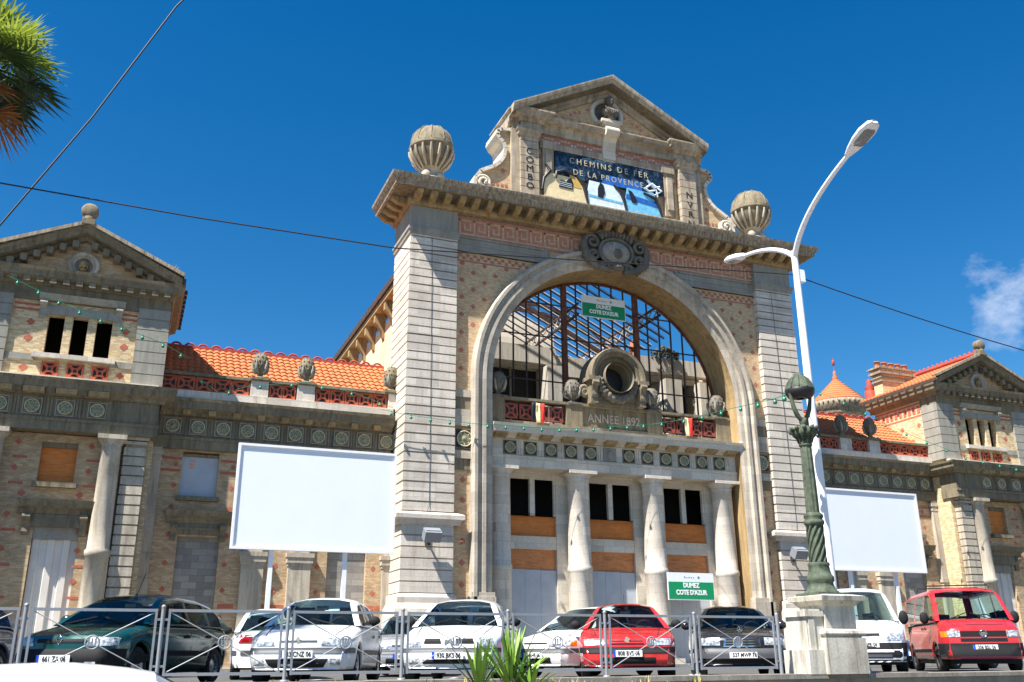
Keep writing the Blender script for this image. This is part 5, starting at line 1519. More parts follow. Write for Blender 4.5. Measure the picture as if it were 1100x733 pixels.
    def side(mb, s, y0, y1, z0, z1, o=.008, ny=24):
        v = []; ok = []
        for j in range(3):
            for i in range(ny+1):
                y = y0+(y1-y0)*i/ny; z = z0+(z1-z0)*j/2
                h = bv.ray_cast(Vector((s*2, y, z)), Vector((-s, 0, 0)))
                good = h[0] is not None and abs(h[0].x) > hw*.6; x = abs(h[0].x) if good else hw-.1
                v.append((s*(x+o), y, z)); ok.append(good)
        f = []
        for j in range(2):
            for i in range(ny):
                q = (j*(ny+1)+i, j*(ny+1)+i+1, (j+1)*(ny+1)+i+1, (j+1)*(ny+1)+i)
                if all(ok[t] for t in q): f.append(q if s > 0 else q[::-1])
        mb.add(v, f, 0, True)
    # cabin ---------------------------------------------------------------
    roof = P['roof']                       # (y, z) from cowl to tail
    y0, y1 = roof[0][0], roof[-1][0]
    belt = P['belt']; wr = P['wr']         # belt height, roof half width
    wb = hw-.045
    yA = P['yA']; yB = P['yB']; yC = P['yC']; yR = P['yR']      # A pillar top, B pillar, C pillar start, rear glass top
    st = sorted({y0, y1, yA, yR, *[a for p in (P['pill']) for a in p], *[y0+(yA-y0)*i/6 for i in range(7)], *[yA+(yR-yA)*i/10 for i in range(11)], *[yR+(y1-yR)*i/6 for i in range(7)]})
    cs = []
    for y in st:
        zr = interp(roof, y); zb = interp(belt, y); H = max(zr-zb, .004); k_ = min(1, H/(P['Hr']))
        w_top = wb+(wr-wb)*k_
        h = [(wb, zb), (wb+(wr-wb)*k_*.09, zb+H*.07), (wb+(wr-wb)*k_*.86, zb+H*.84), (w_top, zb+H*.93), (w_top-.05, zb+H*.985), (w_top-.1, zr+.004), (w_top*.5, zr+.03*k_+.012), (0, zr+.04*k_+.012)]
        cs.append([(-x, y, z) for x, z in h]+[(x, y, z) for x, z in h[-2::-1]])
    kk = len(cs[0]); allv = [p for s in cs for p in s]
    body_f, ws, rw, sw = [], [], [], {}
    for i in range(len(cs)-1):
        ya, yb = st[i], st[i+1]; ym = (ya+yb)/2
        for j in range(kk-1):
            q = (i*kk+j, i*kk+j+1, (i+1)*kk+j+1, (i+1)*kk+j); jj = min(j, kk-2-j); s = -1 if j < kk/2 else 1
            if jj >= 5 and ym < yA: ws.append(q)
            elif jj >= 5 and ym > yR and P.get('rearglass', True): rw.append(q)
            elif jj == 1 and P['win0'] < ym < P['win1'] and not any(a < ym < b for a, b in P['pill']):
                n = sum(1 for a, b in P['pill'] if b <= ym); sw.setdefault((s, n), []).append(q)
            else: body_f.append(q)
    cb = MB(); cb.add(allv, body_f, 0, True); cb.build('cabin', [c], root)
    def pane(nm, fs, mt):
        used = sorted({a for f in fs for a in f}); mp = {a: i for i, a in enumerate(used)}
        m = MB(); m.add([allv[a] for a in used], [tuple(mp[a] for a in f) for f in fs], 0, True); return m.build(nm, mt, root)
    if ws:
        pw = pane('windscreen', ws, M['glass'])
        wp = MB()
        for s in (-1, 1):
            f0 = roof[0]; wp.bar((s*.5-.1,y0-.02,interp(belt,y0)+.035),(s*.5+.45*(-s if s > 0 else 1)*1.0-.1,y0+.12,interp(roof,y0+.12)+.05),.016,.02,0)
        wp.build('wiper', M['black_plastic'], root)
    if rw: pane('rear_window', rw, M['glass_dark'])
    for (s, n), f in sw.items():
        if P.get('blank', {}).get(n): pane('side_panel', f, c)
        else: pane('side_window', f, M['glass_dark'])
    # dark window surrounds and interior
    it = MB(); zb = interp(belt, yA)
    it.box(-wb+.06, wb-.06, y0+.1, y0+.5, zb-.14, zb+.02, 0); it.box(-wb+.06, wb-.06, y0+.1, y1-.2, .45, .52, 0)
    for s in (-1, 1): it.box(s*(wb-.06), s*(wb-.03), y0+.3, y1-.25, .5, zb-.02, 0)
    it.build('dashboard', M['black_plastic'], root)
    ysq = P.get('seats', [y0+1.05, y0+1.95])
    for n, ysx in enumerate(ysq):
        for s in (-1, 1):
            m = MB(); x = s*.36
            m.box(x-.25,x+.25,ysx-.45,ysx,.5,.66,0); m.obox((x,ysx+.1,.9),(.24,0,0),(0,.07,.0),(0,.08,.33),0); m.obox((x,ysx+.19,1.27 if zb > 1.0 else 1.2),(.13,0,0),(0,.045,0),(0,.01,.09),0)
            m.build('seat', M['seat'], root)
    m = MB(); sx = .37
    m.tube([(sx+.18*math.cos(a*PI/10), y0+.62-.09*math.sin(a*PI/10), zb+.0+.17*math.sin(a*PI/10)) for a in range(20)], .014, 6, 0, closed=True)
    m.bar((sx-.17,y0+.62,zb),(sx+.17,y0+.62,zb),.04,.03,0); m.build('steering_wheel', M['black_plastic'], root)
    m = MB(); m.box(-.1,.1,yA+.06,yA+.09,interp(roof,yA)-.13,interp(roof,yA)-.06,0); m.build('rear_view_mirror', M['black_plastic'], root)
    # wheels
    def wheel(x, y, s):
        w = empty('wheel', (x, y, R)); w.parent = root
        t = MB(); t.lathe([(R*.62,-.1),(R*.9,-.1),(R*.985,-.075),(R,-.04),(R,.04),(R*.985,.075),(R*.9,.1),(R*.62,.1)], (0,0,0), 'x', 28, 0); t.build('tyre', M['rubber'], w)
        r = MB()
        r.lathe([(.001,.07),(R*.2,.07),(R*.3,.05),(R*.55,.055),(R*.6,.085),(R*.66,.09),(R*.66,-.09)], (0,0,0), 'x', 28, 0) if s > 0 else r.lathe([(R*.66,.09),(R*.66,-.09),(R*.6,-.085),(R*.55,-.055),(R*.3,-.05),(R*.2,-.07),(.001,-.07)], (0,0,0), 'x', 28, 0)
        for k_ in range(7):
            a = k_*2*PI/7; r.lathe([(R*.07,.062),(.001,.063)] if s > 0 else [(.001,-.063),(R*.07,-.062)], (0, R*.43*math.cos(a), R*.43*math.sin(a)), 'x', 8, 1)
            r.obox((s*.06, R*.46*math.cos(a+.45), R*.46*math.sin(a+.45)), (.006,0,0), (0,R*.1*math.cos(a+.45),R*.1*math.sin(a+.45)), (0,-R*.03*math.sin(a+.45),R*.03*math.cos(a+.45)), 1)
        r.build('rim', [P.get('rim') or M['rim'], M['black_plastic']], w)
    for y in (yf, yr):
        for s in (-1, 1): wheel(s*(hw-.13), y, s)
    # mirrors
    ym = P.get('ym', y0+.55); zm = interp(belt, ym)+.1
    for s in (-1, 1):
        m = MB(); a = s*(hw-.02); h_ = P.get('mh', .07)
        m.ball((a+s*.12, ym, zm), .1, 0, 12, 8, sc=(1.05,.6,h_*12)); m.bar((a-s*.06,ym+.03,zm-.05),(a+s*.08,ym,zm-.02),.05,.05,0)
        m.build('wing_mirror', c if P.get('mirror_paint') else M['black_plastic'], root)
    # nose furniture
    for f in P['front']:
        nm, mt, kw = f
        if nm in ('headlight', 'indicator', 'fog_lamp'):
            a, b, z0, z1 = kw[:4]; at_, bt = (kw[4:6] if len(kw) > 4 else (a, b))
            for s in (-1, 1):
                x0_, x1_ = sorted((s*a, s*b)); x0t, x1t = sorted((s*at_, s*bt))
                front(nm, x0_, x1_, z0, z1, M[mt], .01, 8, 4, x0t, x1t)
        elif nm == 'bumper':
            mb = MB(); a, z0, z1 = kw; front(nm, -hw+.015, hw-.015, z0, z1, None, .012, 20, 3, mb=mb)
            for s in (-1, 1): side(mb, s, .02, yf-AR+.0, z0, z1, .012, 14)
            mb.build('bumper', M[mt] if isinstance(mt, str) else mt, root); mb = MB()
            front(nm, -a, a, z0, z1, None, .012, 14, 3, d=-1, mb=mb)
            for s in (-1, 1): side(mb, s, yr+AR, L-.12, z0, z1, .012, 8)
            mb.build('bumper', M[mt] if isinstance(mt, str) else mt, root)
        else:
            a, b, z0, z1 = kw[:4]; at_, bt = (kw[4:6] if len(kw) > 4 else (a, b))
            front(nm, a, b, z0, z1, M[mt] if isinstance(mt, str) else mt, P.get('o_'+nm, .009), 10, 3, at_, bt)
    # side mouldings, door gaps, handles
    mb = MB()
    for s in (-1, 1): side(mb, s, yf+AR+.02, yr-AR-.02, .46, .54)
    mb.build('side_moulding', M[P.get('mould', 'grey_plastic')], root)
    mb = MB()
    for s in (-1, 1):
        pts = []
        for i in range(11):
            t = i/10; q = bv.ray_cast(Vector((s*(.55+.09*t), .12+(y0-.06)*t, 3)), Vector((0,0,-1)))
            if q[0] is not None: pts.append(q[0]+Vector((0,0,.003)))
        for a, b in zip(pts, pts[1:]): mb.bar(a, b, .011, .006, 0)
    mb.build('bonnet_gap', M['black_plastic'], root)
    mb = MB()
    for s in (-1, 1):
        for yy in P['gaps']: side(mb, s, yy, yy+.012, .3, interp(top, yy)-.1, .003, 1)
    mb.build('door_gaps', M['black_plastic'], root)
    for s in (-1, 1):
        for yy in P['handles']:
            mb = MB(); side(mb, s, yy, yy+.17, interp(top, yy)-.2, interp(top, yy)-.15, .018, 3); mb.build('door_handle', M['black_plastic'], root)
    for s in (-1, 1): front('tail_light', *sorted((s*(hw-.42), s*(hw-.15))), .72, .88, M['tail'], .01, 6, 3, d=-1)
    # number plate
    pl, pz = P['plate']; 
    h = bv.ray_cast(Vector((0,-2,pz)), Vector((0,1,0))); py = h[0].y-.022
    pm = MB(); px = P.get('px', 0); pm.box(px-.26,px+.26,py-.006,py+.01,pz-.055,pz+.055,0)
    if P.get('eu', True): pm.box(px-.26,px-.215,py-.009,py-.006,pz-.055,pz+.055,1)
    po = pm.build('number_plate', [M['plate'], M['plate_blue']], root)
    text_mesh(pl, .105, M['ink'], 'lettering', po, .001, (px+.02,py-.011,pz), sx=.8, bold=.002)
    h = bv.ray_cast(Vector((0,L+2,pz+.25)), Vector((0,-1,0))); pm = MB(); py2 = (h[0].y if h[0] else L)+.01
    pm.box(-.26,.26,py2-.008,py2+.006,pz+.2,pz+.31,0); po2 = pm.build('number_plate', M[P.get('rplate', 'plate')], root)
    text_mesh(pl, .1, M['ink'], 'lettering', po2, .001, (0,py2+.011,pz+.255), rot=(PI/2,0,PI), sx=.8, bold=.002)
    # emblem
    if P.get('emblem'):
        kind, ez, er = P['emblem']; h = bv.ray_cast(Vector((0,-2,ez)), Vector((0,1,0))); ey = h[0].y-.014
        e = MB()
        if kind == 'ring':
            e.tube([(er*math.cos(a*PI/10), ey, ez+er*math.sin(a*PI/10)) for a in range(20)], er*.14, 6, 0, closed=True)
            for a, b in (((-.6,.55),(-.3,-.1)),((-.3,-.1),(0,.5)),((0,.5),(.3,-.1)),((.3,-.1),(.6,.55)),((-.75,.1),(-.35,-.8)),((-.35,-.8),(0,-.1)),((0,-.1),(.35,-.8)),((.35,-.8),(.75,.1))): e.bar((a[0]*er,ey,ez+a[1]*er),(b[0]*er,ey,ez+b[1]*er),er*.13,.012,0)
        elif kind == 'diamond':
            e.tube([(0,ey,ez+er),(er*.7,ey,ez),(0,ey,ez-er),(-er*.7,ey,ez)], er*.2, 4, 0, closed=True)
        elif kind == 'chevron':
            for dz in (0, -.55*er):
                for s in (-1, 1): e.bar((0,ey,ez+er*.5+dz),(s*er*.9,ey,ez-er*.2+dz),er*.28,.014,0)
        elif kind == 'lion':
            e.prism([(x*er, ez+z*er) for x, z in ((-.3,-1),(-.1,-.4),(-.6,-.2),(-.8,.3),(-.5,.2),(-.3,.5),(-.6,.8),(-.2,1),(.2,.9),(.35,.5),(.8,.6),(.5,.1),(.5,-.4),(.75,-.9),(.4,-1),(.2,-.5),(.05,-1))], ey-.008, ey+.008, 'y', 0)
        elif kind == 'star':
            e.tube([(er*math.cos(a*PI/10), .35, ez+er*math.sin(a*PI/10)) for a in range(20)], er*.1, 5, 0, closed=True)
            for a in range(3): e.bar((0,.35,ez),(er*math.sin(a*2*PI/3),.35,ez+er*math.cos(a*2*PI/3)),er*.15,.01,0)
        e.build('emblem', M['chrome'], root)
    # aerial and roof extras
    if P.get('aerial'):
        yy, l = P['aerial']; m = MB(); z = interp(roof, yy)+.04; m.tube([(0,yy,z),(0,yy+l*.6,z+l)], .006, 5, 0); m.lathe([(.03,0),(.015,.03)], (0,yy,z), 'z', 8, 0); m.build('aerial', M['black_plastic'], root)
    if P.get('rack'):
        m = MB()
        for yy in P['rack']:
            zz = interp(roof, yy)+.12; m.tube([(-wr+.02,yy,zz-.08),(-wr+.04,yy,zz),(wr-.04,yy,zz),(wr-.02,yy,zz-.08)], .018, 6, 0)
        m.build('roof_rack', M['black_plastic'], root)
    return root

def hatch(**k):
    L = k.get('L', 4.05)
    d = dict(L=L, W=1.72, yf=.8, yr=L-.72, R=.3, top=[(0,.66),(.06,.735),(.35,.8),(.8,.87),(1.15,.93),(1.5,.93),(L-.5,.96),(L-.1,.92),(L,.84)],
        roof=[(1.05,.93),(1.3,1.09),(1.65,1.29),(1.85,1.37),(2.3,1.41),(3.0,1.39),(3.4,1.33),(L-.35,1.12),(L-.12,.93)], belt=[(1.05,.915),(2.5,.93),(L-.12,.92)],
        wr=.58, Hr=.46, yA=1.8, yB=2.35, yC=3.2, yR=3.3, win0=1.25, win1=L-.5, pill=[(2.38,2.48),(3.12,3.22)], gaps=(1.2,2.42,3.2), handles=(2.18,2.98), plate=('183 CN 06', .44),
        front=[('headlight','lamp_clear',(.34,.72,.6,.73,.4,.76)),('bumper','grey_plastic',(.74,.48,.57)),('grille','black_plastic',(-.3,.3,.66,.685)),('lower_grille','black_plastic',(-.42,.42,.29,.4)),('indicator','orange',(.73,.77,.62,.72))])
    d.update(k); return d
def place(px, d):
    """x of a column of the facade grid at distance d in front of the lens: x = tan * d"""
    return -17.7212+px*d
E1 = math.radians(27)
EYE = -32.0615
white = paint('white_car_paint', (.78,.78,.77,1)); red = paint('red_car_paint', (.5,.018,.02,1)); red_van = paint('red_van_paint', (.46,.02,.022,1))
green = paint('dark_green_metallic', (.005,.062,.052,1), .35); black = paint('black_car_paint', (.012,.013,.014,1)); navy = paint('navy_car_paint', (.015,.03,.075,1), .3)
blue = paint('blue_car_paint', (.05,.07,.32,1)); silver = paint('silver_car_paint', (.42,.43,.45,1), .5); van_white = paint('white_van_paint', (.74,.75,.77,1))
GRP = 'cars parked behind the fence'
def P3(t, d, dx=0): return (-17.7212+t*d+dx, EYE+d, 0)
make_car('parked_car', 'dark green hatchback parked at an angle behind the fence', 'car', GRP,
    hatch(L=4.15, W=1.7, plate=('661 ZA 06', .42), eu=True, emblem=('diamond',.69,.07), mirror_paint=True, mould='black_plastic', front=[('headlight','lamp_clear',(.4,.74,.6,.72,.46,.76)),('bumper','black_plastic',(.78,.3,.56)),('grille','black_plastic',(-.36,.36,.645,.7)),('indicator','lamp_clear',(.745,.78,.61,.71)),('fog_lamp','lamp_clear',(.45,.6,.34,.42))], aerial=(2.0,.4)), green, P3(-.052, 15.6), math.radians(30))
make_car('parked_car', 'white hatchback with a plain thin grille parked nearest the green hatchback', 'car', GRP,
    hatch(L=4.0, W=1.74, sc=1.0, plate=('183 CNZ 06', .47), emblem=('lion',.69,.055), mould='grey_plastic', front=[('headlight','lamp_clear',(.36,.74,.6,.72,.42,.77)),('bumper','grey_plastic',(.77,.48,.57)),('grille','grey_plastic',(-.3,.3,.655,.685)),('lower_grille','black_plastic',(-.42,.42,.27,.4,-.5,.5)),('fog_lamp','lamp_clear',(.52,.68,.3,.4))]), white, P3(.168, 15.6), math.radians(22))
make_car('parked_car', 'white hatchback with chevron badge behind the spiky green plant', 'car', GRP,
    hatch(L=4.17, W=1.74, sc=1.0, plate=('930 BKS 06', .44), emblem=('chevron',.68,.075), mould='grey_plastic', front=[('headlight','lamp_clear',(.46,.74,.58,.74,.5,.72)),('bumper','grey_plastic',(.78,.49,.56)),('grille','black_plastic',(.12,.42,.63,.71,.14,.4)),('grille','black_plastic',(-.42,-.12,.63,.71,-.4,-.14)),('lower_grille','black_plastic',(-.42,.42,.31,.38)),('fog_lamp','lamp_clear',(.48,.66,.3,.4))]), white, P3(.328, 15.4), math.radians(27))
sal = hatch(L=4.55, W=1.8, yr=3.75, top=[(0,.62),(.06,.7),(.35,.78),(.9,.87),(1.2,.92),(3.6,.95),(4.3,.96),(4.45,.92),(4.55,.82)],
    roof=[(1.15,.92),(1.5,1.1),(1.9,1.31),(2.1,1.37),(2.6,1.41),(3.1,1.37),(3.5,1.2),(3.95,.96)], belt=[(1.15,.91),(3.95,.945)], yA=2.05, yR=3.05, win0=1.4, win1=3.6, pill=[(2.6,2.7),(3.2,3.3)], gaps=(1.3,2.65,3.4), handles=(2.4,3.2))
make_car('parked_car', 'red saloon car facing the fence in the middle of the row', 'car', GRP,
    dict(sal, plate=('808 BVS 06', .46), emblem=('lion',.68,.07), mirror_paint=False, mould='black_plastic', aerial=(3.0,.25), front=[('headlight','lamp_clear',(.36,.78,.6,.72,.42,.8)),('bumper','black_plastic',(.8,.47,.57)),('grille','black_plastic',(-.3,.3,.62,.64)),('grille','black_plastic',(-.28,.28,.665,.685)),('lower_grille','black_plastic',(-.5,.5,.28,.39))]), red, P3(.545, 15.7), math.radians(28))
make_car('parked_car', 'black saloon car with a chrome barred grille beside the stone pedestal', 'car', GRP,
    dict(sal, L=4.5, W=1.78, plate=('537 MWP 76', .42), eu=False, emblem=('star',.9,.05), mirror_paint=True, top=[(0,.68),(.05,.76),(.35,.82),(.9,.89),(1.2,.93),(3.6,.95),(4.3,.96),(4.42,.92),(4.5,.82)], rake=.02, mould='black_plastic',
        front=[('headlight','lamp_clear',(.42,.76,.6,.74,.42,.76)),('indicator','lamp_clear',(.765,.81,.6,.73)),('bumper','grey_plastic',(.8,.36,.54)),('grille_surround','chrome',(-.36,.36,.57,.79,-.33,.33)),('grille','black_plastic',(-.32,.32,.595,.77,-.3,.3)),('grille_bar','chrome',(-.32,.32,.63,.638)),('grille_bar','chrome',(-.32,.32,.675,.683)),('grille_bar','chrome',(-.32,.32,.72,.728)),('lower_grille','black_plastic',(-.6,.6,.27,.34))], o_grille_bar=.014, o_grille=.012), black, P3(.703, 15.9), math.radians(30))
make_car('parked_car', 'dark blue car cut off by the left edge of the view', 'car', GRP, hatch(L=4.1, W=1.72, plate=('402 BDF 06', .43), mould='black_plastic'), navy, P3(-.262, 15.6), math.radians(27))
make_car('parked_car', 'small blue car half hidden behind the green hatchback bonnet', 'car', GRP, hatch(L=3.7, W=1.62, yr=3.0, plate=('71 AQR 06', .43), roof=[(1.0,.93),(1.3,1.12),(1.6,1.32),(1.85,1.38),(2.6,1.4),(3.0,1.36),(3.35,1.12),(3.55,.93)], belt=[(1.0,.915),(3.55,.93)], yR=2.95, win1=3.2, pill=[(2.2,2.3),(2.8,2.9)], gaps=(1.15,2.3), handles=(2.05,)), blue, P3(-.075, 24), math.radians(60))
make_car('parked_car', 'white car with a yellow rear plate behind the green hatchback tail', 'car', GRP, hatch(L=4.1, W=1.7, plate=('644 AXL 06', .44), rplate='plate_yellow'), white, P3(.138, 24.5), math.radians(186))
make_car('parked_car', 'dark blue windowed white car between the two white hatchbacks in the second row', 'car', GRP, hatch(L=4.0, W=1.7, plate=('218 BTW 06', .44)), silver, P3(.28, 21.5), math.radians(20))
make_car('parked_car', 'white car seen from its side behind the red saloon car', 'car', GRP, hatch(L=3.7, W=1.62, sc=1.0, yr=3.0, plate=('95 AHB 06', .44), mould='grey_plastic'), white, P3(.428, 18.2), math.radians(62))
make_car('parked_car', 'small dark car between the white van and the red van', 'car', GRP, hatch(L=3.7, W=1.6, yr=2.95, roof=[(1.0,.93),(1.3,1.12),(1.6,1.32),(1.85,1.38),(2.6,1.4),(3.0,1.36),(3.35,1.12),(3.55,.93)], belt=[(1.0,.915),(3.55,.93)], yR=2.95, win1=3.2, pill=[(2.2,2.3),(2.8,2.9)], gaps=(1.15,2.3), handles=(2.05,), plate=('12 BCD 06', .44)), navy, P3(.975, 22.5), math.radians(75))
van = dict(L=4.45, W=1.82, yf=.85, yr=3.65, R=.31, sill=.26, bow=.2, top=[(0,.78),(.06,.88),(.4,1.0),(.8,1.1),(1.1,1.15),(4.3,1.15),(4.4,1.1),(4.45,1.0)],
    roof=[(.95,1.14),(1.25,1.36),(1.6,1.66),(1.8,1.8),(2.3,1.9),(4.0,1.9),(4.3,1.84),(4.4,1.2)], belt=[(.95,1.12),(4.4,1.14)], wr=.72, Hr=.76, yA=1.78, yB=2.4, yC=3.3, yR=4.25, win0=1.15, win1=4.2, pill=[(2.3,2.42),(3.2,3.32)], blank={1:1,2:1}, gaps=(1.2,2.36,3.3), handles=(2.1,2.6), seats=[2.15], mh=.13, ym=1.35)
make_car('parked_van', 'white panel van behind the stone pedestal', 'van', 'vans parked behind the fence',
    dict(van, plate=('247 BPR 06', .62), front=[('headlight','lamp_clear',(.42,.8,.7,.86,.5,.84)),('bumper','black_plastic',(.84,.28,.66)),('grille','black_plastic',(-.3,.3,.8,.86)),('lower_grille','grey_plastic',(-.5,.5,.36,.42)),('fog_lamp','black_iron',(.55,.68,.4,.5))], o_lower_grille=.02, o_fog_lamp=.02), van_white, P3(.893, 16.9), math.radians(36))
t4 = dict(L=4.65, W=1.84, yf=.85, yr=3.75, R=.31, sill=.3, bow=.07, rake=.02, top=[(0,.94),(.03,1.0),(.15,1.04),(.4,1.12),(.62,1.18),(.85,1.2),(4.5,1.2),(4.6,1.16),(4.65,1.05)],
    roof=[(.62,1.17),(.85,1.42),(1.1,1.7),(1.25,1.86),(1.6,1.94),(4.2,1.93),(4.45,1.88),(4.6,1.25)], belt=[(.62,1.15),(4.6,1.2)], wr=.77, Hr=.76, yA=1.22, yB=2.0, yC=3.0, yR=4.4, win0=.95, win1=4.35, pill=[(1.95,2.08),(3.1,3.25)], gaps=(1.0,2.0,3.2), handles=(1.85,2.2), seats=[1.9,2.9,3.8], mh=.12, ym=1.1)
make_car('parked_van', 'red van with a black bumper and roof rack at the right edge', 'van', 'vans parked behind the fence',
    dict(t4, plate=('306 BSL 06', .56), emblem=('ring',.86,.075), mould='black_plastic', rim=M['grey_plastic'], rack=(1.9,2.9), front=[('headlight','lamp_clear',(.5,.76,.79,.93)),('indicator','orange',(.765,.86,.79,.92)),('bumper','black_plastic',(.88,.36,.65)),('grille','black_plastic',(-.49,.49,.8,.92)),('lower_grille','black_plastic',(-.5,.5,.69,.76)),('bonnet_vent','black_iron',(-.3,.5,1.06,1.075))], o_bumper=.03), red_van, P3(1.097, 16.8), math.radians(34))
make_car('passing_car', 'white car on the street in front of the wall with only its roof showing', 'car', None, hatch(L=4.1, W=1.7, plate=('77 CRA 06', .44)), white, (-15.7, -25.65, -1.07), math.radians(-90))

# ------------------------------------------------------------------ plants
def spiky():
    B = empty('spiky_plant', (-12.65,-19.26,-.15), 0, 'green spiky leaved plant growing before the fence', 'plant')
    lf = plain('sword_leaf', (.2,.36,.04,1), .5, var=.45, scale=2); lf2 = plain('sword_leaf_dark', (.03,.075,.02,1), .5, var=.4, scale=2)
    m = MB(); r = random.Random(11)
    def leaf(base, az, tilt, l, w, mt):
        d = Vector((math.cos(az), math.sin(az), 0)); s = Vector((-d.y, d.x, 0)); n = 7; v = []
        for i in range(n+1):
            t = i/n; out = math.sin(tilt)*l*t+.1*l*t*t*math.sin(tilt); z = math.cos(tilt)*l*t-.12*l*t**3*math.sin(tilt)*1.6
            p = Vector(base)+d*out+Vector((0,0,z)); ww = w*(.75+.5*t)*(1 if t < .5 else max(0, 2-2*t)**.8) if t > .0 else w*.7
            v += [p-s*ww, p+d*ww*.35*0-Vector((0,0,1))*ww*.35, p+s*ww]
        f = []
        for i in range(n):
            for j in range(2): f.append((3*i+j, 3*i+j+1, 3*i+4+j, 3*i+3+j))
        m.add(v, f, mt)
    for c, k, l in (((.06,0,.1),38,.98),((-.4,.05,.1),24,.82),((.3,-.1,.05),16,.62)):
        for i in range(k):
            leaf(c, r.uniform(0,2*PI), r.uniform(.06,.85), l*r.uniform(.75,1.05), r.uniform(.022,.036), 0 if r.random() < .75 else 1)
    m.build('leaves', [lf, lf2], B)
    m = MB(); m.lathe([(.12,0),(.09,.2),(.1,.3)], (.06,0,0), 'z', 10, 0); m.lathe([(.1,0),(.08,.2)], (-.3,.05,0), 'z', 10, 0); m.build('stem', M['earth'], B)
spiky()
def palm():
    B = empty('fan_palm', (-20.86,-17.06,-.85), 0, 'fan palm with sunlit fronds at the top left', 'palm tree')
    m = MB(); H = 10.35; pts = [(.06*math.sin(z), .0, z) for z in [H*i/16 for i in range(17)]]
    m.tube(pts, [.26-.06*i/16+(.02 if i % 2 else 0) for i in range(17)], 14, 0)
    r = random.Random(5)
    for i in range(260):
        z = H-r.random()**1.2*5; a = r.uniform(0,2*PI); q = .2+r.uniform(0,.06)
        p = Vector((q*math.cos(a), q*math.sin(a), z)); m.bar(p, p+Vector((.16*math.cos(a), .16*math.sin(a), r.uniform(-.05,.16))), .05, .02, 0)
    m.build('trunk', plain('palm_fibre', sr(92,70,48), .9, var=.4, scale=20), B)
    l1 = plain('palm_leaf', (.13,.19,.03,1), .45, var=.4, scale=1.5); l2 = plain('palm_leaf_dark', (.03,.06,.015,1), .5, var=.4, scale=1.5); l3 = plain('dead_palm_leaf', sr(150,98,50), .8, var=.3)
    for mm in (l1,):
        nt = mm.node_tree; b = nt.nodes['Principled BSDF']; out = nt.nodes['Material Output']
        tl = N(nt, 'ShaderNodeBsdfTranslucent'); tl.inputs[0].default_value = (.32,.4,.05,1); mx = N(nt, 'ShaderNodeMixShader'); mx.inputs[0].default_value = .35
        nt.links.new(b.outputs[0], mx.inputs[1]); nt.links.new(tl.outputs[0], mx.inputs[2]); nt.links.new(mx.outputs[0], out.inputs[0])
    m = MB(); O = Vector((0,0,H))
    def fan(az, el, pl, fr, mt, n=30):
        d = Vector((math.cos(az)*math.cos(el), math.sin(az)*math.cos(el), math.sin(el)))
        s = Vector((-math.sin(az), math.cos(az), 0)); u = s.cross(d)
        c = O+d*pl+Vector((0,0,-.12*pl*pl)); m.tube([O, O+d*pl*.5, c], [.025,.018,.012], 5, mt)
        hub = d
        for i in range(n):
            a = (i/(n-1)-.5)*2*2.0+r.uniform(-.02,.02); dd = hub*math.cos(a)+s*math.sin(a)
            L = fr*(1-.22*abs(a)/2.0)*r.uniform(.9,1.05); side = (dd.cross(u)).normalized()*(.022 if abs(a) < 1.6 else .016); fold = u*.012*(1 if i % 2 else -1)
            p1 = c+dd*L*.55+u*.05*L-Vector((0,0,.03)); p2 = c+dd*L+u*.02-Vector((0,0,.2*L*r.uniform(.4,1.2)))
            m.add([c, p1-side+fold, p1+side-fold, p2], [(0,1,2),(1,3,2)], mt)
    for i in range(46):
        t = i/46; az = i*2.399; el = 1.35-2.15*t+r.uniform(-.1,.1)
        fan(az, el, r.uniform(.5,.8), r.uniform(.7,.9), 0 if t < .6 else (1 if t < .92 else 2))
    m.build('crown', [l1, l2, l3], B)
palm()
# dry grass growing on the left gable and bush on the broken wall
m = MB(); tuft(m, -17.4, .3, 13.0, .7, 22, .25, 0, .014); tag(m.build('roof_weed', [dry, grn]), 'dry grass tuft growing on the left gable edge', 'plant')
m = MB()
for i in range(300):
    a = rnd.uniform(0,2*PI); q = rnd.random()**.5; p = Vector((5.8+.75*q*math.cos(a), 5.9+.4*q*math.sin(a), 14.4+.7*rnd.random()*(1-q*.6))); s = Vector((rnd.uniform(-1,1),rnd.uniform(-1,1),rnd.uniform(-1,1)))*.09; t = Vector((rnd.uniform(-1,1),rnd.uniform(-1,1),rnd.uniform(-1,1)))*.09
    m.add([p-s, p+t, p+s, p-t], [(0,1,2,3)], 0)
tag(m.build('wall_bush', plain('dry_bush', sr(74,74,52), .8, var=.4)), 'small dark bush growing on the broken wall inside the arch', 'bush')
# ------------------------------------------------------------------ light, sky, camera
SUN = Vector((-.581,-.251,1.0)).normalized()
el = math.asin(SUN.z); az = math.atan2(SUN.x, SUN.y)        # azimuth from +y towards +x
w = bpy.data.worlds.new('World'); S.world = w; w.use_nodes = True
nt = w.node_tree; bg = nt.nodes['Background']
sky = nt.nodes.new('ShaderNodeTexSky'); sky.sky_type = 'NISHITA'; sky.sun_disc = False; sky.sun_elevation = el; sky.sun_rotation = az
sky.altitude = 0; sky.air_density = 1.0; sky.dust_density = .25; sky.ozone_density = 3.0
hs = nt.nodes.new('ShaderNodeHueSaturation'); hs.inputs['Saturation'].default_value = 1.42; hs.inputs['Value'].default_value = 0.84
nt.links.new(sky.outputs[0], hs.inputs['Color'])
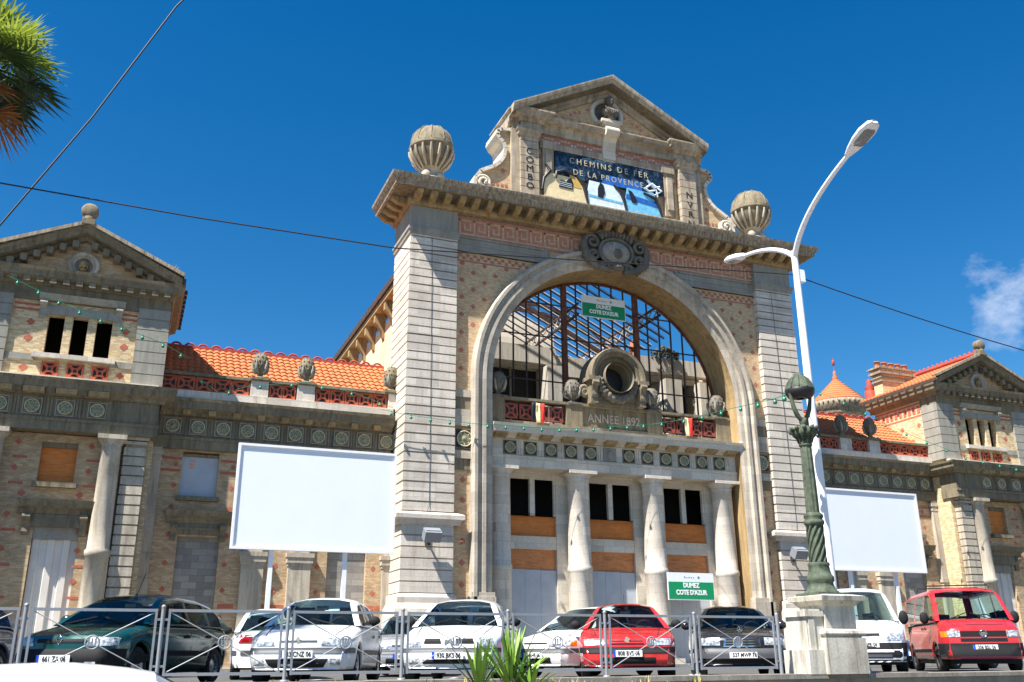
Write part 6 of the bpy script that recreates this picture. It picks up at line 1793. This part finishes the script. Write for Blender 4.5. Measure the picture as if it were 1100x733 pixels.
# a small wisp of cloud low on the right
tc = nt.nodes.new('ShaderNodeTexCoord')
CD = (0.7448, 0.5859, 0.3193)
dt = nt.nodes.new('ShaderNodeVectorMath'); dt.operation = 'DISTANCE'; nt.links.new(tc.outputs['Generated'], dt.inputs[0]); dt.inputs[1].default_value = CD
mp = nt.nodes.new('ShaderNodeMapping'); mp.inputs['Scale'].default_value = (9,9,13); nt.links.new(tc.outputs['Generated'], mp.inputs[0])
ns = noise(nt, mp.outputs[0], 1.6, 7, .6)
edge = ramp(nt, dt.outputs['Value'], [(.0, G(1)), (.11, G(0))])
cl = ramp(nt, math_(nt, 'MULTIPLY', ns, edge), [(.3, G(0)), (.66, G(.8))])
mixn = mix(nt, cl, hs.outputs[0], (7.5,7.6,7.8,1))
nt.links.new(mixn, bg.inputs[0]); bg.inputs[1].default_value = .072
sl = bpy.data.lights.new('sun', 'SUN'); sl.energy = 5.0; sl.angle = math.radians(.5); sl.color = (1,.962,.9)
so = bpy.data.objects.new('sun', sl); COL.objects.link(so); so.rotation_euler = SUN.to_track_quat('Z', 'Y').to_euler(); so.location = (-30,-20,40)
cd = bpy.data.cameras.new('camera'); cam = bpy.data.objects.new('camera', cd); COL.objects.link(cam); S.camera = cam
cd.sensor_width = 36; cd.sensor_fit = 'HORIZONTAL'; cd.lens = 32.7687; cd.clip_start = .1; cd.clip_end = 5000
yaw, pitch, roll = .38390925, .32747327, -.00643326
f_ = Vector((math.sin(yaw)*math.cos(pitch), math.cos(yaw)*math.cos(pitch), math.sin(pitch)))
r_ = Vector((math.cos(yaw), -math.sin(yaw), 0)); u_ = r_.cross(f_)
r2 = r_*math.cos(roll)+u_*math.sin(roll); u2 = u_*math.cos(roll)-r_*math.sin(roll)
mm = Matrix((r2, u2, -f_)).transposed().to_4x4(); mm.translation = (-17.7212,-32.06147,.4)
cam.matrix_world = mm
vs = S.view_settings; S.display_settings.display_device = 'sRGB'; vs.view_transform = 'Standard'; vs.look = 'None'; vs.gamma = 1; vs.use_curve_mapping = False; vs.exposure = 1.3
S.cycles.max_bounces = 6; S.cycles.transparent_max_bounces = 8; S.cycles.use_denoising = True
